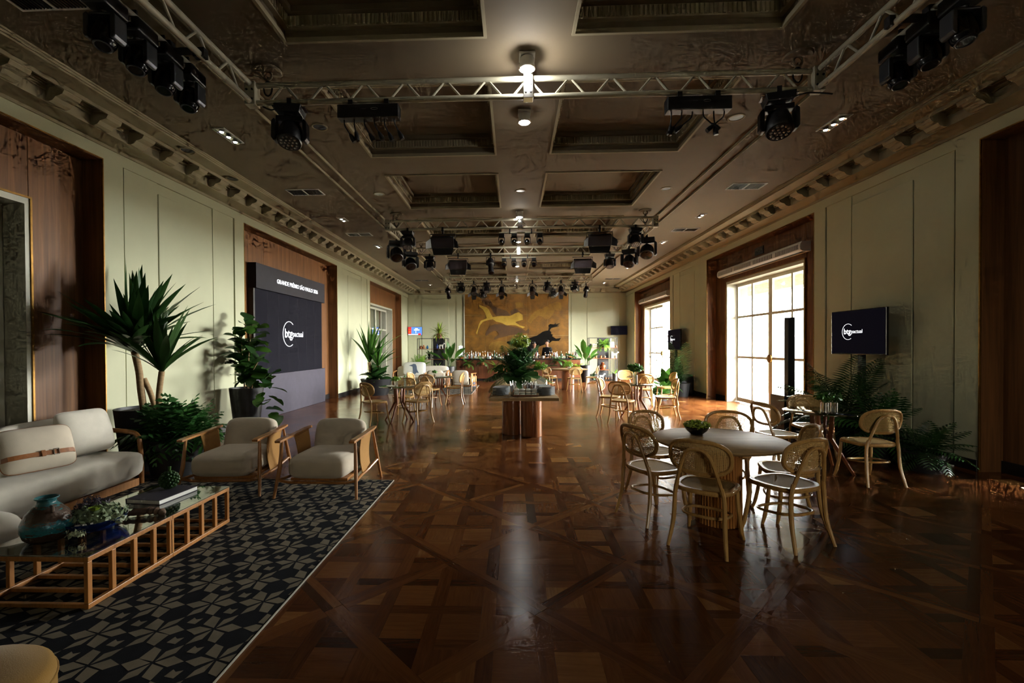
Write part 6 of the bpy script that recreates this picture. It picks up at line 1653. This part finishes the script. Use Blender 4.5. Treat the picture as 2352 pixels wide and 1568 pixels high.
for a in ((3.45, 20.36, 1.461, 'black', 'black pot on the upper shelf right of the bar', .07, .17), (3.40, 20.36, .991, 'leather', 'brown pot on the middle shelf right of the bar', .06, .12), (3.52, 20.36, .991, 'teal', 'teal bottle vase on the middle shelf right of the bar', .035, .24), (3.68, 20.36, .991, 'terracotta', 'terracotta pot on the middle shelf right of the bar', .05, .1),
          (4.06, 20.36, .991, 'chrome', 'silver round pot on the middle shelf right of the bar', .07, .12), (3.90, 20.36, .991, 'leather', 'tan vessel beside the silver pot right of the bar', .05, .12), (4.55, 20.30, 1.461, 'copper', 'small copper pot on the upper shelf right of the bar', .04, .1), (3.98, 20.36, .481, 'copper', 'large copper drum on the low shelf right of the bar', .14, .32),
          (4.10, 20.34, .051, 'terracotta', 'small terracotta pot on the bottom shelf right of the bar', .05, .1), (4.20, 20.34, .051, 'leather', 'small brown pot on the bottom shelf right of the bar', .045, .09),
          (-3.98, 19.56, 1.451, 'leather', 'brown pot on the upper shelf, back left corner', .07, .13), (-3.86, 19.56, 1.451, 'terracotta', 'round ochre pot on the upper shelf, back left corner', .06, .16), (-3.70, 19.56, 1.451, 'bluebook', 'blue cup on the upper shelf, back left corner', .05, .14), (-3.28, 19.56, 1.451, 'blueglaze', 'dark blue vase on the upper shelf, back left corner', .06, .2),
          (-3.78, 19.56, 1.001, 'paper', 'white jug on the middle shelf, back left corner', .07, .18), (-2.92, 19.56, 1.001, 'redbottle', 'dark red vase on the middle shelf, back left corner', .05, .2), (-3.2, 19.56, .501, 'clay', 'clay vase on the low shelf, back left corner', .08, .22)): pottery(*a)
def small_plant(x, y, z, label, kind, n, L, W, m_, pr=.09, ph=.14, seed=50, potm='pot', th=(.15, 1.4), bend=(.5, 1.6)):
    t = thing('potted_plant', label, 'plant', (x, y, z)); pot(t, pr*.75, pr, ph, potm, n=18)
    crown(t, (0, 0, ph*.8), n, kind, L, W, m_, th, bend, seed=seed, name='leaf')
small_plant(4.02, 20.32, 1.461, 'trailing bright green plant on the upper shelf right of the bar', 'fern', 26, .42, .14, 'leaf_bright', .08, .12, 51, th=(.3, 1.5), bend=(1.0, 2.4))
small_plant(4.45, 20.05, .0, 'small plant in a black pot on the floor right of the bar shelf', 'sword', 12, .34, .05, 'leaf_bright', .12, .34, 52)
small_plant(3.55, 20.36, .051, 'dark plant on the bottom shelf right of the bar', 'oval', 12, .28, .1, 'leaf_dark', .09, .12, 53)
small_plant(-3.18, 19.56, 1.901, 'bright lime fern crowning the display shelf, back left corner', 'sword', 54, .52, .06, 'leaf_lime', .14, .2, 54, 'redwood', (.1, 1.7), (.4, 1.6))
small_plant(-3.86, 18.6, .45, 'bright green fern on a stand before the back left shelf', 'fern', 40, .60, .18, 'leaf_bright', .14, .2, 55, 'terracotta')
t = thing('plant_stand', 'small terracotta-coloured stand under the bright fern, back left', 'stand', (-3.86, 18.6, 0)); obj('stand_top', MB().lathe([(0, .42), (.17, .42), (.17, .449), (0, .449)], n=20), 'terracotta', t)
for k in range(3): a = k*2.1; obj('leg', MB().cyl((.12*cos(a), .12*sin(a), .42), (.15*cos(a), .15*sin(a), 0), .014, n=8), 'terracotta', t)
small_plant(-3.62, 19.56, 1.001, 'dark-leaved plant on the middle shelf, back left corner', 'oval', 14, .30, .12, 'leaf_dark', .08, .1, 56)
small_plant(-3.05, 18.3, .42, 'young palm in a tan pot before the back left shelf', 'sword', 14, .42, .05, 'leaf_bright', .09, .16, 57, 'terracotta')
t = thing('side_stool', 'small wooden stool under the young palm, back left', 'stool', (-3.05, 18.3, 0)); obj('seat', MB().lathe([(0, .39), (.15, .39), (.15, .419), (0, .419)], n=20), 'redwood', t)
for k in range(3): a = k*2.1+.5; obj('leg', MB().cyl((.1*cos(a), .1*sin(a), .39), (.14*cos(a), .14*sin(a), 0), .014, n=8), 'redwood', t)
def strelitzia(x, y, label, seed):
    t = thing('bird_of_paradise', label, 'plant', (x, y, 0)); pot(t, .17, .22, .72)
    crown(t, (0, 0, .66), 11, 'paddle', 1.25, .26, 'leaf_mid', (.12, .75), (.15, .8), seed=seed, sc=(.7, 1.0))
strelitzia(-2.62, 18.75, 'large-leaved plant in a black pot at the left end of the bar', 61); strelitzia(3.08, 19.5, 'large-leaved plant in a black pot at the right end of the bar', 62)

# far lounge extras
t = thing('round_ottoman', 'small round ottoman, tan above grey, on the far rug', 'ottoman', (-1.62, 17.35, 0)); obj('upper_drum', MB().lathe([(0, .20), (.22, .20), (.225, .22), (.225, .40), (.21, .42), (0, .42)], n=28), 'honey', t, smooth=True); obj('lower_drum', MB().lathe([(0, .01), (.19, .01), (.19, .199), (0, .199)], n=28), 'plinthgrey', t, smooth=True)
t = thing('printed_cushion', 'large white cushion printed with a blue-grey bird on the far sofa', 'pillow', (-3.72, 17.02, .72)); Mx = Matrix.Rotation(rad(72), 3, 'X')
obj('pillow_body', MB().cushion((0, 0, 0), (.86, .52, .14), 5, 30, 12, pinch=.4, M=Mx), 'paper', t, smooth=True, ang=80)
bird = [(-.20, .10), (-.10, .13), (-.02, .17), (.06, .15), (.10, .06), (.12, -.06), (.20, -.20), (.10, -.17), (.06, -.24), (-.02, -.20), (-.04, -.05), (-.06, .06)]
plain('birdgrey', (.10,.13,.20), .8); o = obj('bird_print', MB().add([tuple(Mx @ Vector((p[0], p[1], .074))) for p in bird], [tuple(range(len(bird)))]), 'birdgrey', t)
# outdoors: parasol, counter and planters glimpsed through the open doorway
t = thing('parasol', 'white parasol outside the open doorway on the right', 'parasol', (11.2, 27.5, -.02)); obj('pole', MB().cyl((0, 0, 0), (0, 0, 2.9), .03), 'white', t)
for k in range(8):
    a, b = 2*pi*k/8, 2*pi*(k+1)/8; o = obj('canopy_panel', MB().add([(0, 0, 2.9), (1.5*cos(a), 1.5*sin(a), 2.35), (1.5*cos(b), 1.5*sin(b), 2.35)], [(0,1,2)]), 'paper', t); so = o.modifiers.new('s', 'SOLIDIFY'); so.thickness = .006
t = thing('outdoor_counter', 'orange-tan counter outside the open doorway on the right', 'counter', (9.4, 26.0, -.02)); obj('counter_body', MB().box(-.4, 1.6, -.3, .3, 0, 1.0), 'orangewall', t, bevel=.01); obj('counter_top', MB().box(-.45, 1.65, -.35, .35, 1.001, 1.05), 'white', t, bevel=.006)
struct('wall_garden', MB().box(24, 24.4, -30, 60, -.02, 2.2), 'outwall')
# odds and ends near the right wall
o = obj('cable_strip', MB().box(5.55, 5.575, 5.95, 6.45, .0005, .012), 'white'); tag(o, 'thin white strip on the floor by the right baseboard', 'strip')
o = obj('paper_scrap', MB().prism([(0, 0), (.08, .01), (.10, .05), (.03, .06)], .0005, .004), 'paper', loc=(5.42, 5.02, 0)); tag(o, 'small white scrap on the floor by the right wall', 'scrap')
